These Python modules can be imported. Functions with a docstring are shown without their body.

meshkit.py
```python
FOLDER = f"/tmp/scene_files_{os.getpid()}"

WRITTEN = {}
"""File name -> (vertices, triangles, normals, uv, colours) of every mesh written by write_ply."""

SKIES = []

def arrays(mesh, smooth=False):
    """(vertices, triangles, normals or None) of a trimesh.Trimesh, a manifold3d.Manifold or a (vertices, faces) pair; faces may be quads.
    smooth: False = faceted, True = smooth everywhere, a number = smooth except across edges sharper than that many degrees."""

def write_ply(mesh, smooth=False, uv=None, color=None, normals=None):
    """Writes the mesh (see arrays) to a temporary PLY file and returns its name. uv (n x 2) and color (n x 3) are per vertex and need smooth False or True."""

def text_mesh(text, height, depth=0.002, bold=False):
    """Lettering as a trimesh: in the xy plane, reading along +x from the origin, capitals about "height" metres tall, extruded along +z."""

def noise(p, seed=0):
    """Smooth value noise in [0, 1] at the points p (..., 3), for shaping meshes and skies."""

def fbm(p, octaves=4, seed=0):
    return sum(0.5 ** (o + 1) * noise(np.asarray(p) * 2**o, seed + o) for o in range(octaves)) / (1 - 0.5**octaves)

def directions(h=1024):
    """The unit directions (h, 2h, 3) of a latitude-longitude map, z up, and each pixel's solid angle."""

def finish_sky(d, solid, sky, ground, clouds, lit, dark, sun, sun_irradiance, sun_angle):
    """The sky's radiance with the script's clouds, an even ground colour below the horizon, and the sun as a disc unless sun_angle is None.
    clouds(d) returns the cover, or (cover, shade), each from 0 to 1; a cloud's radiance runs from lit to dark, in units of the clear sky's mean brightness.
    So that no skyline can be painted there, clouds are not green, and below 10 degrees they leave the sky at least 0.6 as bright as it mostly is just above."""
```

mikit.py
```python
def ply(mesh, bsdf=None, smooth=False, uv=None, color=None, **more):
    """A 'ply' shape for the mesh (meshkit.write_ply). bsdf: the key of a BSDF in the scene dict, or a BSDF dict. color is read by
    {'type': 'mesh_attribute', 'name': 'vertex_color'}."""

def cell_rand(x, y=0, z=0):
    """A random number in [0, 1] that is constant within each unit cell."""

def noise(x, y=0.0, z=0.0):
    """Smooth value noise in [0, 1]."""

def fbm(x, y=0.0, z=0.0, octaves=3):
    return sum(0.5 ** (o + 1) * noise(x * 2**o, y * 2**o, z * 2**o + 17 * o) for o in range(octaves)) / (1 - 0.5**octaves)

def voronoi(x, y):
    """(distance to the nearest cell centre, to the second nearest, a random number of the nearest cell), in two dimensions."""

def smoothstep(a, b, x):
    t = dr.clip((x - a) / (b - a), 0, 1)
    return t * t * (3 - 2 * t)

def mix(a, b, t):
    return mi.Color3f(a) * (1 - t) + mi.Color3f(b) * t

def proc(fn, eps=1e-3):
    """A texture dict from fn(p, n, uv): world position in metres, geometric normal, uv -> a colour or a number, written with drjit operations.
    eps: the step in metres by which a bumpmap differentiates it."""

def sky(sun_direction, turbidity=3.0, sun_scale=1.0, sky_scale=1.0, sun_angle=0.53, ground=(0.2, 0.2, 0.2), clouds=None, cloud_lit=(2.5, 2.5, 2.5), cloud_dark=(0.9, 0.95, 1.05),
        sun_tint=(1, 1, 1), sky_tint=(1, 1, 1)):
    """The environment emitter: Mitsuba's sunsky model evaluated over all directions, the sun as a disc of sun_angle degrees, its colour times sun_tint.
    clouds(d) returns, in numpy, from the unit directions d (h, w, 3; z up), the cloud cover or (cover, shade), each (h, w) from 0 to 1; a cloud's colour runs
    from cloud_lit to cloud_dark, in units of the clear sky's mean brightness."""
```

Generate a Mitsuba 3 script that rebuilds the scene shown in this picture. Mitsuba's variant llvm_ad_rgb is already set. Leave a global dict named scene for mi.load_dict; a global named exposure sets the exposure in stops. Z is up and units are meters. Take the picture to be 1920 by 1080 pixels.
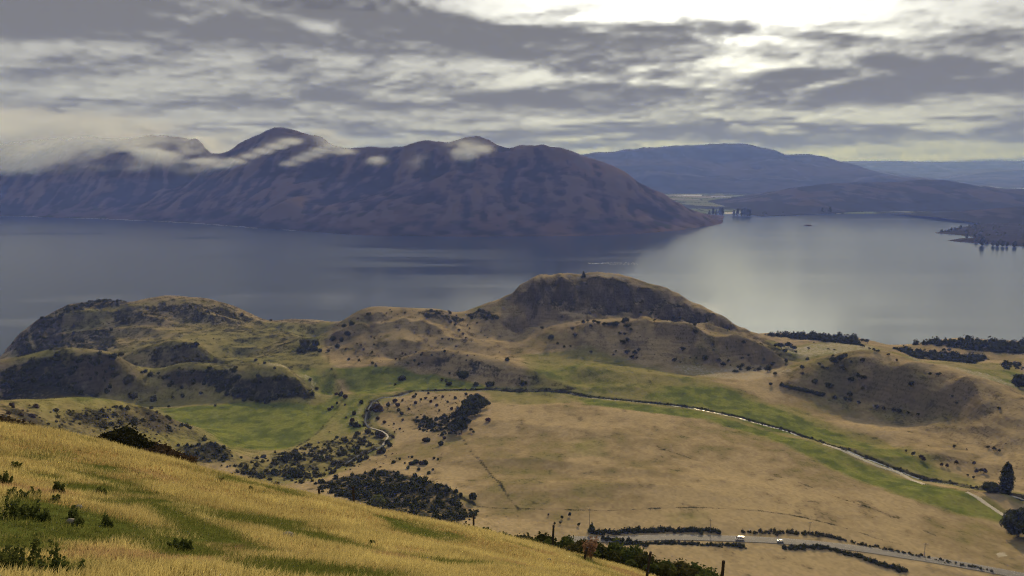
import math
import numpy as np, trimesh
import drjit as dr, mitsuba as mi
import mikit, meshkit
from mikit import proc, fbm, noise, smoothstep, mix, voronoi
from scipy.interpolate import RBFInterpolator, RectBivariateSpline

T = mi.ScalarTransform4f
scene, labels = {}, {}

# ---------------------------------------------------------------- camera, sky, exposure
PITCH = math.atan(220 / 1600.0)
scene['camera'] = dict(type='perspective', fov=2 * math.degrees(math.atan(960 / 1600.0)), fov_axis='x', near_clip=0.1, far_clip=90000.0,
                       to_world=T().look_at(origin=[0, 0, 265], target=[0, math.cos(PITCH), 265 - math.sin(PITCH)], up=[0, 0, 1]),
                       medium={'type': 'ref', 'id': 'air'})
SUN_AZ, SUN_EL = math.radians(13.0), math.radians(20.0)
SUN = [math.sin(SUN_AZ) * math.cos(SUN_EL), math.cos(SUN_AZ) * math.cos(SUN_EL), math.sin(SUN_EL)]
exposure = 1.85

LIT, DARK = 7.0, 0.62
def cloud_deck(d):
    """a ragged overcast in long level banks, thin and bright towards the sun"""
    x, y, z = d[..., 0], d[..., 1], np.clip(d[..., 2], 0, 1)
    el = np.degrees(np.arcsin(z))
    v = 3.0 * np.log(el + 1.5)
    warp = meshkit.fbm(np.stack([x * 3.0, y * 3.0, v * 0.8 + 4], -1), 3, 3) - 0.5
    n = meshkit.fbm(np.stack([x * 4.6 + warp, y * 4.6, v * 1.0 + warp * 1.3], -1), 4, SKY_SEED)
    puff = meshkit.fbm(np.stack([x * 19 + warp * 6, y * 19, v * 2.7 + warp * 3.5], -1), 5, 9) - 0.5
    fleck = meshkit.fbm(np.stack([x * 70 + puff * 5, y * 70, v * 9.5 + puff * 5], -1), 4, 19) - 0.5
    e2 = el + 2.6 * puff + 1.6 * warp                             # the banks' own ragged heights
    n = n - .20 * np.exp(-((e2 - 4.7) / 1.0) ** 2) * sstep(-.25, .05, x) - .15 * np.exp(-((e2 - 8.4) / 1.3) ** 2) * sstep(.25, -.02, x)
    n = n + .22 * sstep(7.6, 10.0, e2) * sstep(-.2, .14, x) + .12 * np.exp(-((e2 - 3.2) / .5) ** 2) + .14 * np.exp(-((e2 - 6.7) / .6) ** 2)
    band = sstep(0.18, 0.80, n + 0.85 * puff + .30 * fleck)       # 0 thick bank, 1 thin cloud
    ang = np.degrees(np.arccos(np.clip(d @ np.array(SUN), -1, 1)))
    daz = np.degrees(np.arctan2(x, y)) - math.degrees(SUN_AZ)
    glow = np.exp(-(ang / 10.0) ** 2) + 0.16 * np.exp(-(daz / 19.0) ** 2 - ((el - 20.0) / 10.5) ** 2) + 0.06 * np.exp(-(ang / 24.0) ** 2)
    slit = np.exp(-((el - 0.75) / 0.28) ** 2) * sstep(0.1, 0.35, x) * sstep(0.30, 0.62, n + 0.2 + puff)
    b = DARK + (1.85 - DARK) * band ** 1.45 + 0.6 * slit
    b = b * (1 + .62 * puff + .50 * fleck)
    b = b * (1 + glow * (1.6 + 6.6 * band)) * (1 - 0.22 * sstep(0.2, -0.8, y))
    return np.ones_like(b), np.clip((LIT - b) / (LIT - DARK), 0, 1)
SKY_SEED = 41

def sstep(a, b, x):
    t = np.clip((x - a) / (b - a), 0, 1)
    return t * t * (3 - 2 * t)

scene['sky'] = mikit.sky(SUN, turbidity=3, sun_scale=0.98, sky_scale=1.0, sun_angle=1.6, ground=(0.12, 0.11, 0.08), clouds=cloud_deck,
                         cloud_lit=(LIT, LIT * .995, LIT * .985), cloud_dark=(DARK * 1.03, DARK, DARK * 1.01), sun_tint=(0.93, 0.98, 1.07))

# ---------------------------------------------------------------- survey data: metres, x east, y north of the viewpoint, lake at z = 0
SPOT_HEIGHTS = [[-223,1024,25.0],[-171,1030,25.0],[-101,983,25.0],[-48,945,25.0],[-329,825,31.0],[-280,838,29.0],[-242,847,28.0],[-203,855,27.0],[-181,910,25.0],[-117,914,24.0],[-70,920,24.5],[-24,926,25.0],[20,911,26.0],[63,896,27.0],[97,872,28.5],[131,848,30.0],[159,828,31.5],[187,809,33.0],[224,754,36.0],[241,721,38.0],[258,688,40.0],[276,625,44.0],[292,575,48.0],[320,552,51.0],[341,521,54.0],[371,475,58.0],[-296,753,34.0],[-233,707,34.0],[-198,766,30.0],[-164,793,27.0],[-146,838,24.5],[-137,799,25.0],[-114,751,27.0],[-121,694,31.0],[-134,662,34.5],[-147,630,38.0],[-11,866,28.0],[32,849,30.0],[75,831,32.0],[109,800,34.5],[144,768,37.0],[169,727,40.0],[195,686,43.0],[232,616,47.0],[261,540,52.0],[292,474,57.0],[-39,750,35.0],[19,721,39.0],[85,693,43.0],[141,641,47.0],[171,606,49.0],[201,572,51.0],[245,506,55.0],[274,443,60.0],[-51,655,42.0],[-4,619,46.0],[74,599,49.0],[115,573,51.0],[157,547,53.0],[-54,588,49.0],[-21,547,53.0],[32,540,54.0],[100,530,56.0],[-20,513,55.0],[13,505,56.5],[46,502,57.5],[79,505,57.5],[113,508,57.5],[143,499,58.2],[173,490,59.0],[-3,474,60.0],[32,482,59.0],[30,456,60.0],[51,456,60.0],[71,458,60.0],[90,459,60.0],[127,457,60.0],[155,453,60.0],[187,443,60.5],[211,433,61.0],[233,421,62.0],[258,406,63.0],[274,394,64.0],[289,383,65.0],[63,432,62.0],[111,431,61.0],[152,428,61.0],[189,413,62.0],[222,400,63.0],[76,394,66.0],[142,398,64.0],[189,385,65.0],[246,373,66.0],[-103,607,47.0],[-68,580,51.0],[-47,549,54.0],[-36,529,55.5],[-148,570,50.0],[-110,525,58.0],[-70,484,66.0],[-33,451,70.0],[-188,602,52.0],[-181,638,45.0],[-175,674,38.0],[-161,695,34.5],[-148,716,31.0],[-350,470,137.9],[-329,485,131.9],[-309,500,125.8],[-309,530,117.9],[-310,560,109.9],[-300,585,102.0],[-290,610,94.0],[-276,640,79.2],[-262,660,62.5],[-374,502,129.9],[-330,534,117.8],[-329,595,101.9],[-307,646,86.0],[-277,697,54.5],[-404,542,113.9],[-356,577,101.8],[-353,639,85.9],[-329,691,70.0],[-295,744,38.5],[-266,430,133.1],[-270,453,124.8],[-274,477,116.5],[-278,500,108.2],[-271,530,97.9],[-264,560,87.6],[-260,595,77.1],[-256,630,66.6],[-245,610,66.4],[-223,610,68.0],[-211,625,54.4],[-219,649,47.4],[-224,560,68.4],[-201,585,58.8],[-658,850,60.3],[-625,852,61.1],[-593,855,61.9],[-560,857,62.7],[-528,860,63.5],[-500,880,71.5],[-465,890,73.3],[-431,895,70.5],[-420,890,59.4],[-689,890,51.3],[-621,896,52.9],[-554,903,54.5],[-488,934,64.3],[-441,935,50.4],[-725,937,34.3],[-655,945,35.9],[-585,954,37.5],[-516,987,47.3],[-467,989,33.4],[-599,804,44.0],[-566,806,43.3],[-533,808,42.7],[-500,811,42.0],[-465,803,43.4],[-429,795,44.8],[-428,828,40.4],[-426,862,36.0],[-447,963,33.0],[-458,1020,44.7],[-437,1040,51.8],[-416,1045,54.2],[-388,1040,47.1],[-362,1020,31.4],[-477,1061,35.7],[-432,1087,45.2],[-377,1062,22.4],[-499,1111,24.7],[-453,1138,34.2],[-395,1114,11.4],[-451,993,31.0],[-427,998,30.5],[-404,1003,30.0],[-380,1007,29.0],[-356,1012,28.0],[-404,915,47.1],[-370,920,48.9],[-345,922,48.6],[-319,925,48.3],[-296,928,49.5],[-273,930,50.8],[-243,915,44.7],[-221,895,36.6],[-201,868,28.6],[-420,952,40.1],[-359,960,41.6],[-308,966,42.5],[-253,954,37.7],[-210,907,21.6],[-438,993,30.1],[-322,1008,32.5],[-265,997,27.7],[-220,951,11.6],[-371,903,31.3],[-344,894,30.7],[-318,884,30.0],[-303,872,29.2],[-287,860,28.5],[-264,856,28.0],[-359,1061,29.0],[-302,1078,28.0],[-247,1078,28.0],[-298,1170,29.0],[-275,1150,29.3],[-252,1130,29.7],[-742,1236,6.0],[-736,1245,20.3],[-727,1275,34.2],[-718,1298,41.1],[-710,1320,48.1],[-695,1332,51.6],[-681,1345,55.2],[-663,1352,57.0],[-645,1360,58.9],[-624,1370,53.9],[-605,1378,55.8],[-586,1385,57.8],[-553,1390,59.7],[-528,1392,57.5],[-503,1395,55.4],[-482,1400,48.3],[-462,1405,41.3],[-447,1412,31.9],[-432,1420,22.5],[-413,1432,11.3],[-765,1275,-8.0],[-749,1314,20.2],[-732,1360,34.1],[-701,1385,41.2],[-664,1401,44.9],[-623,1419,41.8],[-570,1432,45.7],[-518,1437,41.4],[-476,1448,27.3],[-445,1463,8.5],[-793,1322,-12.0],[-776,1362,-10.8],[-758,1408,3.1],[-726,1434,10.2],[-688,1450,13.9],[-645,1469,10.8],[-590,1483,14.7],[-536,1489,10.4],[-494,1500,-3.7],[-461,1516,-12.0],[-692,1180,11.6],[-645,1170,15.7],[-599,1160,19.7],[-562,1170,23.3],[-526,1180,27.0],[-494,1195,27.8],[-462,1210,28.7],[-428,1225,25.0],[-394,1240,21.3],[-369,1265,20.5],[-344,1290,19.8],[-688,1215,19.9],[-664,1260,31.2],[-622,1290,39.7],[-583,1295,39.7],[-544,1300,39.7],[-506,1310,36.2],[-469,1320,32.8],[-442,1340,24.0],[-414,1360,15.3],[-381,1430,15.3],[-360,1428,15.3],[-339,1425,15.2],[-321,1415,15.2],[-303,1405,15.1],[-286,1388,19.1],[-269,1370,23.1],[-424,1470,1.3],[-370,1466,5.3],[-330,1454,5.2],[-294,1427,9.1],[-435,1509,-10.7],[-379,1505,-6.7],[-339,1493,-6.8],[-302,1466,-2.9],[-268,1210,32.6],[-251,1235,45.4],[-230,1250,56.4],[-207,1260,62.0],[-184,1265,60.8],[-161,1270,59.5],[-137,1272,57.9],[-113,1275,56.3],[-80,1285,48.9],[-66,1300,49.7],[-278,1259,18.6],[-239,1299,42.4],[-191,1314,46.8],[-142,1322,43.9],[-83,1335,34.9],[-291,1317,-7.4],[-249,1358,16.4],[-200,1374,20.8],[-149,1382,17.9],[-87,1395,8.9],[-256,1150,27.0],[-231,1170,38.1],[-204,1190,44.2],[-186,1200,46.6],[-169,1210,49.0],[-141,1205,48.4],[-124,1198,43.6],[-106,1190,38.8],[-87,1170,32.9],[-67,1150,27.0],[-210,1078,22.4],[-179,1080,24.7],[-138,1085,25.0],[-215,1125,30.8],[-158,1130,33.4],[-115,1125,30.8],[-136,1040,33.6],[-121,1038,38.2],[-106,1035,42.8],[-89,1030,43.5],[-72,1025,44.3],[-55,1018,43.9],[-39,1010,43.5],[-140,1070,26.6],[-109,1065,35.8],[-74,1055,37.3],[-40,1040,36.5],[-144,1099,19.6],[-112,1095,28.8],[-76,1085,30.3],[-41,1070,29.5],[-26,997,42.7],[-13,985,41.9],[0,972,41.1],[15,958,39.3],[30,945,37.4],[45,934,34.7],[59,923,32.0],[73,912,29.2],[-13,1010,40.9],[16,983,38.3],[46,959,33.7],[75,937,28.2],[-110,1016,27.0],[-96,997,26.5],[-82,979,26.0],[-68,961,25.5],[-18,938,25.5],[3,926,26.0],[-65,1140,35.0],[-33,1140,34.3],[0,1140,33.5],[18,1112,32.0],[-49,1305,55.6],[-33,1310,61.5],[-10,1315,67.4],[7,1318,79.6],[23,1322,91.6],[43,1326,98.7],[71,1332,101.3],[95,1335,101.4],[118,1338,101.4],[135,1339,100.9],[152,1340,100.3],[168,1338,96.8],[185,1335,93.3],[203,1330,88.1],[222,1325,82.8],[239,1318,76.3],[257,1310,69.8],[272,1302,63.5],[287,1295,57.2],[301,1285,51.0],[315,1275,44.8],[327,1265,38.9],[339,1255,32.9],[-67,1330,44.7],[-34,1340,56.5],[7,1348,74.6],[44,1356,93.7],[97,1365,96.4],[138,1369,95.9],[172,1367,91.8],[208,1360,83.1],[244,1347,71.3],[278,1332,58.5],[308,1314,46.0],[334,1294,33.9],[-69,1370,23.7],[-35,1380,35.5],[7,1388,53.6],[46,1396,72.7],[100,1405,75.4],[142,1409,74.9],[177,1407,70.8],[214,1399,62.1],[252,1386,50.3],[286,1371,37.5],[317,1353,25.0],[344,1333,12.9],[-72,1430,-10.3],[-36,1440,1.5],[7,1448,19.6],[48,1456,38.7],[104,1465,41.4],[148,1468,40.9],[185,1466,36.8],[223,1459,28.1],[262,1445,16.3],[298,1430,3.5],[331,1412,-9.0],[359,1391,-12.0],[348,1238,30.0],[358,1222,27.1],[368,1205,24.3],[375,1187,21.7],[382,1168,19.1],[389,1150,16.6],[0,1285,59.6],[16,1274,54.5],[32,1262,49.5],[58,1260,47.7],[85,1257,46.0],[111,1255,44.2],[138,1256,44.6],[165,1257,45.0],[191,1258,45.3],[214,1249,43.3],[236,1239,41.2],[258,1230,39.1],[277,1213,35.1],[296,1197,31.0],[315,1180,27.0],[11,1205,31.3],[34,1192,40.0],[60,1180,48.3],[82,1173,54.1],[104,1166,59.9],[125,1158,62.8],[146,1150,65.7],[162,1140,67.4],[179,1130,69.1],[212,1115,66.0],[232,1108,62.2],[252,1102,58.4],[271,1094,53.5],[290,1086,48.7],[308,1074,42.7],[325,1063,36.8],[355,1045,28.4],[12,1240,23.3],[62,1215,40.3],[107,1201,51.9],[150,1185,57.7],[185,1165,61.1],[239,1143,54.2],[279,1128,45.5],[317,1108,34.7],[366,1078,20.4],[110,1241,45.9],[155,1224,51.7],[191,1204,55.1],[247,1182,48.2],[289,1167,39.5],[328,1147,28.7],[379,1116,14.4],[28,1095,33.4],[48,1084,33.4],[68,1072,33.4],[108,1055,33.0],[145,1036,31.8],[169,1022,31.0],[193,1008,30.2],[218,1004,29.1],[243,1000,28.1],[273,995,28.0],[304,990,27.9],[25,985,34.2],[87,975,36.6],[130,952,35.2],[173,930,33.7],[208,895,33.1],[243,860,32.5],[259,825,32.8],[275,790,33.1],[294,745,33.5],[313,700,33.8],[323,655,39.5],[333,610,45.1],[307,1000,28.1],[319,980,36.0],[331,960,43.9],[344,930,56.8],[358,905,66.6],[384,885,72.7],[404,855,73.6],[410,835,73.8],[417,815,74.1],[422,795,74.2],[427,775,74.3],[428,755,74.9],[429,735,75.5],[429,712,75.8],[430,690,76.2],[433,668,76.3],[436,645,76.5],[439,622,76.7],[442,600,76.9],[319,1038,21.1],[344,998,36.9],[373,942,59.6],[421,891,66.6],[435,851,67.1],[446,810,67.3],[449,770,68.5],[451,724,69.2],[458,678,69.5],[465,632,69.9],[339,1105,2.1],[367,1064,17.9],[398,1007,40.6],[451,954,47.6],[467,913,48.1],[480,871,48.3],[484,830,49.5],[488,783,50.2],[497,736,50.5],[507,689,50.9],[297,890,36.1],[319,860,35.6],[341,830,35.1],[374,785,38.7],[383,755,41.8],[393,725,44.9],[395,690,50.5],[398,655,56.1],[404,600,64.8],[310,750,34.9],[330,718,36.8],[350,685,38.8],[357,640,45.6],[363,595,52.5],[375,1130,18.7],[411,1110,20.9],[435,1137,19.7],[460,1163,18.4],[485,1190,17.2],[462,1210,15.1],[439,1230,12.9],[402,1345,5.0],[427,1343,5.0],[452,1342,5.1],[477,1340,5.1],[507,1330,4.5],[537,1320,3.8],[555,1298,2.9],[572,1275,2.0],[413,1383,-0.0],[465,1380,0.1],[521,1367,-0.5],[571,1334,-2.1],[428,1431,-11.0],[481,1427,-10.9],[539,1414,-11.5],[590,1380,-12.0],[569,1240,6.8],[616,1240,12.4],[660,1235,18.3],[701,1210,20.1],[735,1190,21.1],[770,1182,22.0],[804,1174,22.9],[839,1166,23.8],[874,1158,24.7],[908,1150,25.5],[594,1295,-1.2],[688,1288,10.3],[766,1241,13.1],[838,1223,14.9],[910,1206,16.7],[619,1349,-12.0],[717,1341,-7.7],[798,1292,-4.9],[872,1273,-3.1],[946,1254,-1.3],[524,1110,18.0],[569,1060,23.6],[620,1010,28.4],[675,985,31.1],[731,960,33.8],[580,1150,12.1],[608,1135,13.9],[636,1120,15.8],[-59,1250,41.9],[-27,1220,39.4],[-8,1245,46.0],[19,1212,39.3],[378,1290,4.8],[410,1290,8.1],[404,1310,7.6],[397,1330,7.0],[366,1310,16.0],[378,1265,16.4],[384,1245,15.1],[390,1225,13.9],[398,1202,14.7],[406,1180,15.5],[430,1250,12.8],[452,1245,13.0],[474,1240,13.2],[487,1215,14.5],[500,1190,15.7],[-420,330,205.0],[-420,430,168.0],[-300,120,240.0],[-300,250,190.0],[-300,340,155.0],[-180,95,232.0],[-180,110,224.0],[-180,200,178.0],[-180,300,135.0],[-180,380,110.0],[-90,95,218.0],[-90,110,210.0],[-90,180,170.0],[-90,260,128.0],[-90,340,100.0],[-90,420,80.0],[-20,95,206.0],[-20,110,197.0],[-20,170,157.0],[-20,240,120.0],[-20,320,90.0],[-20,390,75.0],[40,95,202.0],[40,110,193.0],[40,170,152.0],[40,240,112.0],[40,310,86.0],[40,370,72.0],[110,95,200.0],[110,120,184.0],[110,180,144.0],[110,250,102.0],[110,320,77.0],[110,370,68.0],[190,95,198.0],[190,120,182.0],[190,200,127.0],[190,280,86.0],[190,350,68.0],[330,150,165.0],[330,250,100.0],[330,330,72.0],[-260,440,124.0],[-1500,1640,-12.0],[-1500,1850,-12.0],[-1350,1640,-12.0],[-1350,1850,-12.0],[-1200,1640,-12.0],[-1200,1850,-12.0],[-1050,1640,-12.0],[-1050,1850,-12.0],[-900,1640,-12.0],[-900,1850,-12.0],[-750,1640,-12.0],[-750,1850,-12.0],[-600,1640,-12.0],[-600,1850,-12.0],[-450,1640,-12.0],[-450,1850,-12.0],[-300,1640,-12.0],[-300,1850,-12.0],[-150,1640,-12.0],[-150,1850,-12.0],[0,1640,-12.0],[0,1850,-12.0],[150,1640,-12.0],[150,1850,-12.0],[300,1640,-12.0],[300,1850,-12.0],[450,1640,-12.0],[450,1850,-12.0],[600,1640,-12.0],[600,1850,-12.0],[750,1640,-12.0],[750,1850,-12.0],[900,1640,-12.0],[900,1850,-12.0],[1050,1640,-12.0],[1050,1850,-12.0],[1200,1640,-12.0],[1200,1850,-12.0],[1350,1640,-12.0],[1350,1850,-12.0],[1500,1640,-12.0],[1500,1850,-12.0],[1650,1640,-12.0],[1650,1850,-12.0],[-900,1150,-12.0],[-920,1250,-12.0],[-940,1350,-12.0],[-960,1450,-12.0],[-980,1550,-12.0],[-1000,1650,-12.0],[-820,1420,-8.0],[-700,1530,-8.0],[-560,1560,-8.0],[-820,1270,-8.0],[-790,1340,-8.0],[-842,1343,-6.0],[-1004,1552,-8.0],[-943,1558,-9.0],[-1072,1824,-9.0],[700,1460,-12.0],[800,1460,-12.0],[900,1460,-12.0],[1050,1460,-12.0]]
SLOPE_HEIGHTS = [[-8.3,13.0,258.52],[-10.4,13.0,258.52],[-6.5,13.8,258.13],[-4.8,15.0,257.53],[-2.9,18.5,255.78],[0.0,24.0,253.05],[4.8,36.0,247.07],[-18.9,24.0,256.02],[-15.0,24.0,256.02],[-32.7,42.0,252.67],[-26.0,42.0,252.2],[-23.3,42.0,251.78],[-20.7,42.0,251.21],[-18.0,42.0,250.48],[-15.7,43.0,249.26],[-13.0,43.5,248.37],[-10.3,44.0,247.43],[-7.7,45.0,246.42],[-4.8,46.0,245.37],[-2.2,47.0,244.37],[1.2,46.0,243.82],[3.8,44.0,243.76],[5.6,42.0,244.02],[7.7,40.0,243.81],[10.9,37.0,243.43],[14.7,34.0,242.72],[-11.6,25.0,254.63],[-8.5,27.0,253.33],[-5.1,30.0,251.52],[0.0,36.0,247.95],[-15.3,33.0,252.66],[-11.0,35.0,250.95],[0.0,0.0,263.3],[-6.0,0.0,263.8],[6.0,0.0,262.0],[0.0,-6.0,265.2],[-10.0,-8.0,266.5],[10.0,-8.0,263.5],[-25.0,0.0,266.0],[25.0,0.0,257.0],[-25.0,15.0,263.0],[-38.9,49.9,248.37],[-48.1,61.7,239.67],[-60.4,77.5,222.67],[-78.8,101.2,201.67],[-31.3,50.5,247.9],[-39.2,63.3,239.2],[-49.7,80.3,222.2],[-65.5,105.8,201.2],[-25.1,51.0,246.91],[-31.7,64.4,238.21],[-40.5,82.4,221.21],[-53.8,109.3,200.21],[-19.1,52.4,244.06],[-24.2,66.5,234.26],[-31.1,85.3,219.26],[-41.3,113.5,198.26],[-12.6,53.7,242.23],[-16.1,68.3,232.43],[-20.6,87.8,217.43],[-27.5,117.0,196.43],[-5.9,55.9,240.17],[-7.4,70.9,230.37],[-9.5,90.8,215.37],[-12.6,120.6,194.37],[1.5,56.0,238.62],[1.9,71.0,228.82],[2.4,91.0,213.82],[3.2,121.0,192.82],[6.9,51.9,239.72],[8.8,66.8,231.02],[11.5,86.6,214.02],[15.4,116.4,193.02],[13.7,46.6,239.13],[17.9,61.0,230.43],[23.6,80.2,213.43],[32.1,108.9,192.43],[18.7,43.2,238.42],[24.6,57.0,229.72],[32.5,75.3,212.72],[44.4,102.9,191.72]]
ROAD = [[29.9,455.5,60.0],[50.9,455.5,60.0],[90.4,458.3,60.0],[127.2,456.2,60.0],[154.8,452.7,60.0],[186.9,443.4,60.5],[211.1,432.6,61.0],[233.2,420.5,62.0],[257.6,405.5,63.0],[289.5,382.6,65.0]]
GREEN = [[[[-23.8,38.5],[-493.1,857.2],[-737.1,1231.2],[-692.9,1303.0],[-546.2,1371.9],[-403.4,1397.8],[-304.1,1389.6],[-235.5,1047.7],[-183.5,893.2],[-172.2,664.3],[-196.1,592.2],[-227.4,565.3],[-276.0,496.9]],0.55,20,22],[[[-729.9,1233.4],[-689.7,1280.5],[-638.0,1326.7],[-537.9,1349.9],[-418.7,1374.9],[-409.3,1146.6],[-458.6,888.1]],0.42,23,26],[[[-404.4,869.0],[-334.5,825.3],[-295.9,852.4],[-204.3,858.8],[-182.5,888.1],[-176.5,857.6],[-176.0,779.5],[-177.4,684.8],[-202.2,636.4],[-252.4,697.5],[-309.8,775.0],[-376.4,860.8]],1.05,11,11],[[[-226.5,672.8],[-174.6,673.7],[-179.3,627.9],[-196.6,593.9]],0.4,8,8],[[[-260.0,1017.2],[-217.2,1023.8],[-198.8,968.4],[-200.3,866.1],[-248.0,968.7]],0.8,8,6],[[[-217.2,1023.8],[-171.7,1033.5],[-121.1,921.1],[-170.3,883.8],[-183.5,893.2]],0.95,5,4],[[[-208.9,994.8],[-198.9,995.7],[-166.8,889.8],[-181.3,888.0]],0.2,5,4],[[[-178.4,1034.1],[-130.1,1018.1],[-61.5,960.3],[-33.1,938.8],[-26.7,925.7],[-118.1,920.7],[-152.5,992.3]],1.1,6,6],[[[-388.3,1148.6],[-315.1,1123.3],[-241.4,1081.2],[-222.2,1022.4],[-260.0,1017.2],[-334.0,1025.6]],0.6,13,13],[[[-181.4,882.5],[-116.6,908.3],[-141.0,843.0],[-139.6,802.1],[-121.3,720.8],[-130.2,626.2],[-167.7,646.4],[-169.8,729.8]],0.72,10,13],[[[-154.4,785.0],[-145.2,804.7],[-133.1,769.2],[-146.0,753.3]],0.95,6,4],[[[-259.4,1164.8],[-200.6,1216.4],[-71.5,1253.5],[0.0,1232.7],[12.3,960.0],[-37.1,965.7],[-160.0,1044.1],[-229.5,1057.0]],0.12,20,17],[[[-188.5,1139.1],[-164.2,1174.9],[-123.6,1142.1],[-155.5,1108.5]],0.3,20,17],[[[13.5,1057.5],[95.9,1074.9],[173.5,1005.3],[246.0,870.9],[279.6,804.3],[313.0,711.6],[322.3,619.9],[329.0,554.6],[304.6,584.5],[256.0,682.4],[188.1,811.9],[131.6,853.2],[69.2,899.1],[23.8,929.8]],0.6,17,17],[[[17.1,1073.3],[82.5,1078.4],[139.3,1039.0],[106.0,975.9],[38.0,990.7]],0.68,13,13],[[[157.7,911.2],[223.0,891.5],[270.7,777.9],[303.4,689.1],[319.1,613.5],[301.1,593.0],[258.0,687.9],[189.0,816.1],[143.7,860.4]],0.85,10,11],[[[57.3,891.9],[129.8,841.0],[185.4,800.0],[251.6,670.3],[292.9,576.4],[304.9,518.2],[303.3,484.1],[295.3,484.0],[257.9,533.9],[236.5,606.4],[216.4,697.3],[178.4,768.9],[123.7,800.8],[74.9,831.5]],0.92,6,6],[[[-29.4,915.7],[51.7,895.3],[77.9,865.9],[21.3,827.8],[-16.3,843.0]],0.45,8,6],[[[365.2,1195.6],[458.4,1241.9],[518.9,1274.0],[530.5,1207.0],[381.3,879.4],[426.8,1115.6],[386.6,1101.1],[368.1,1131.8]],0.6,11,13],[[[393.2,881.1],[575.8,1127.9],[631.9,1052.5],[451.8,733.1],[521.2,914.6],[416.7,825.6]],0.42,13,13],[[[535.9,998.2],[585.0,994.7],[598.2,974.2],[451.8,733.1],[525.4,911.4]],0.7,10,8],[[[-66.5,567.5],[-27.5,527.3],[-20.0,509.1],[-40.8,520.5]],0.45,8,6],[[[91.3,498.0],[120.0,495.7],[115.2,474.4],[90.4,475.3]],0.4,11,8],[[[43.6,674.1],[71.0,686.3],[70.0,634.9],[49.0,629.4]],0.42,11,8],[[[311.4,1036.7],[336.4,816.6],[371.7,728.4],[393.5,647.0],[422.0,698.2],[393.5,832.0],[346.9,906.1]],0.3,17,17],[[[-204.0,581.9],[-183.2,707.9],[-130.8,779.7],[-109.2,750.8],[-116.1,662.8],[-136.6,582.7],[-168.4,562.0]],0.55,10,13]]
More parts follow.
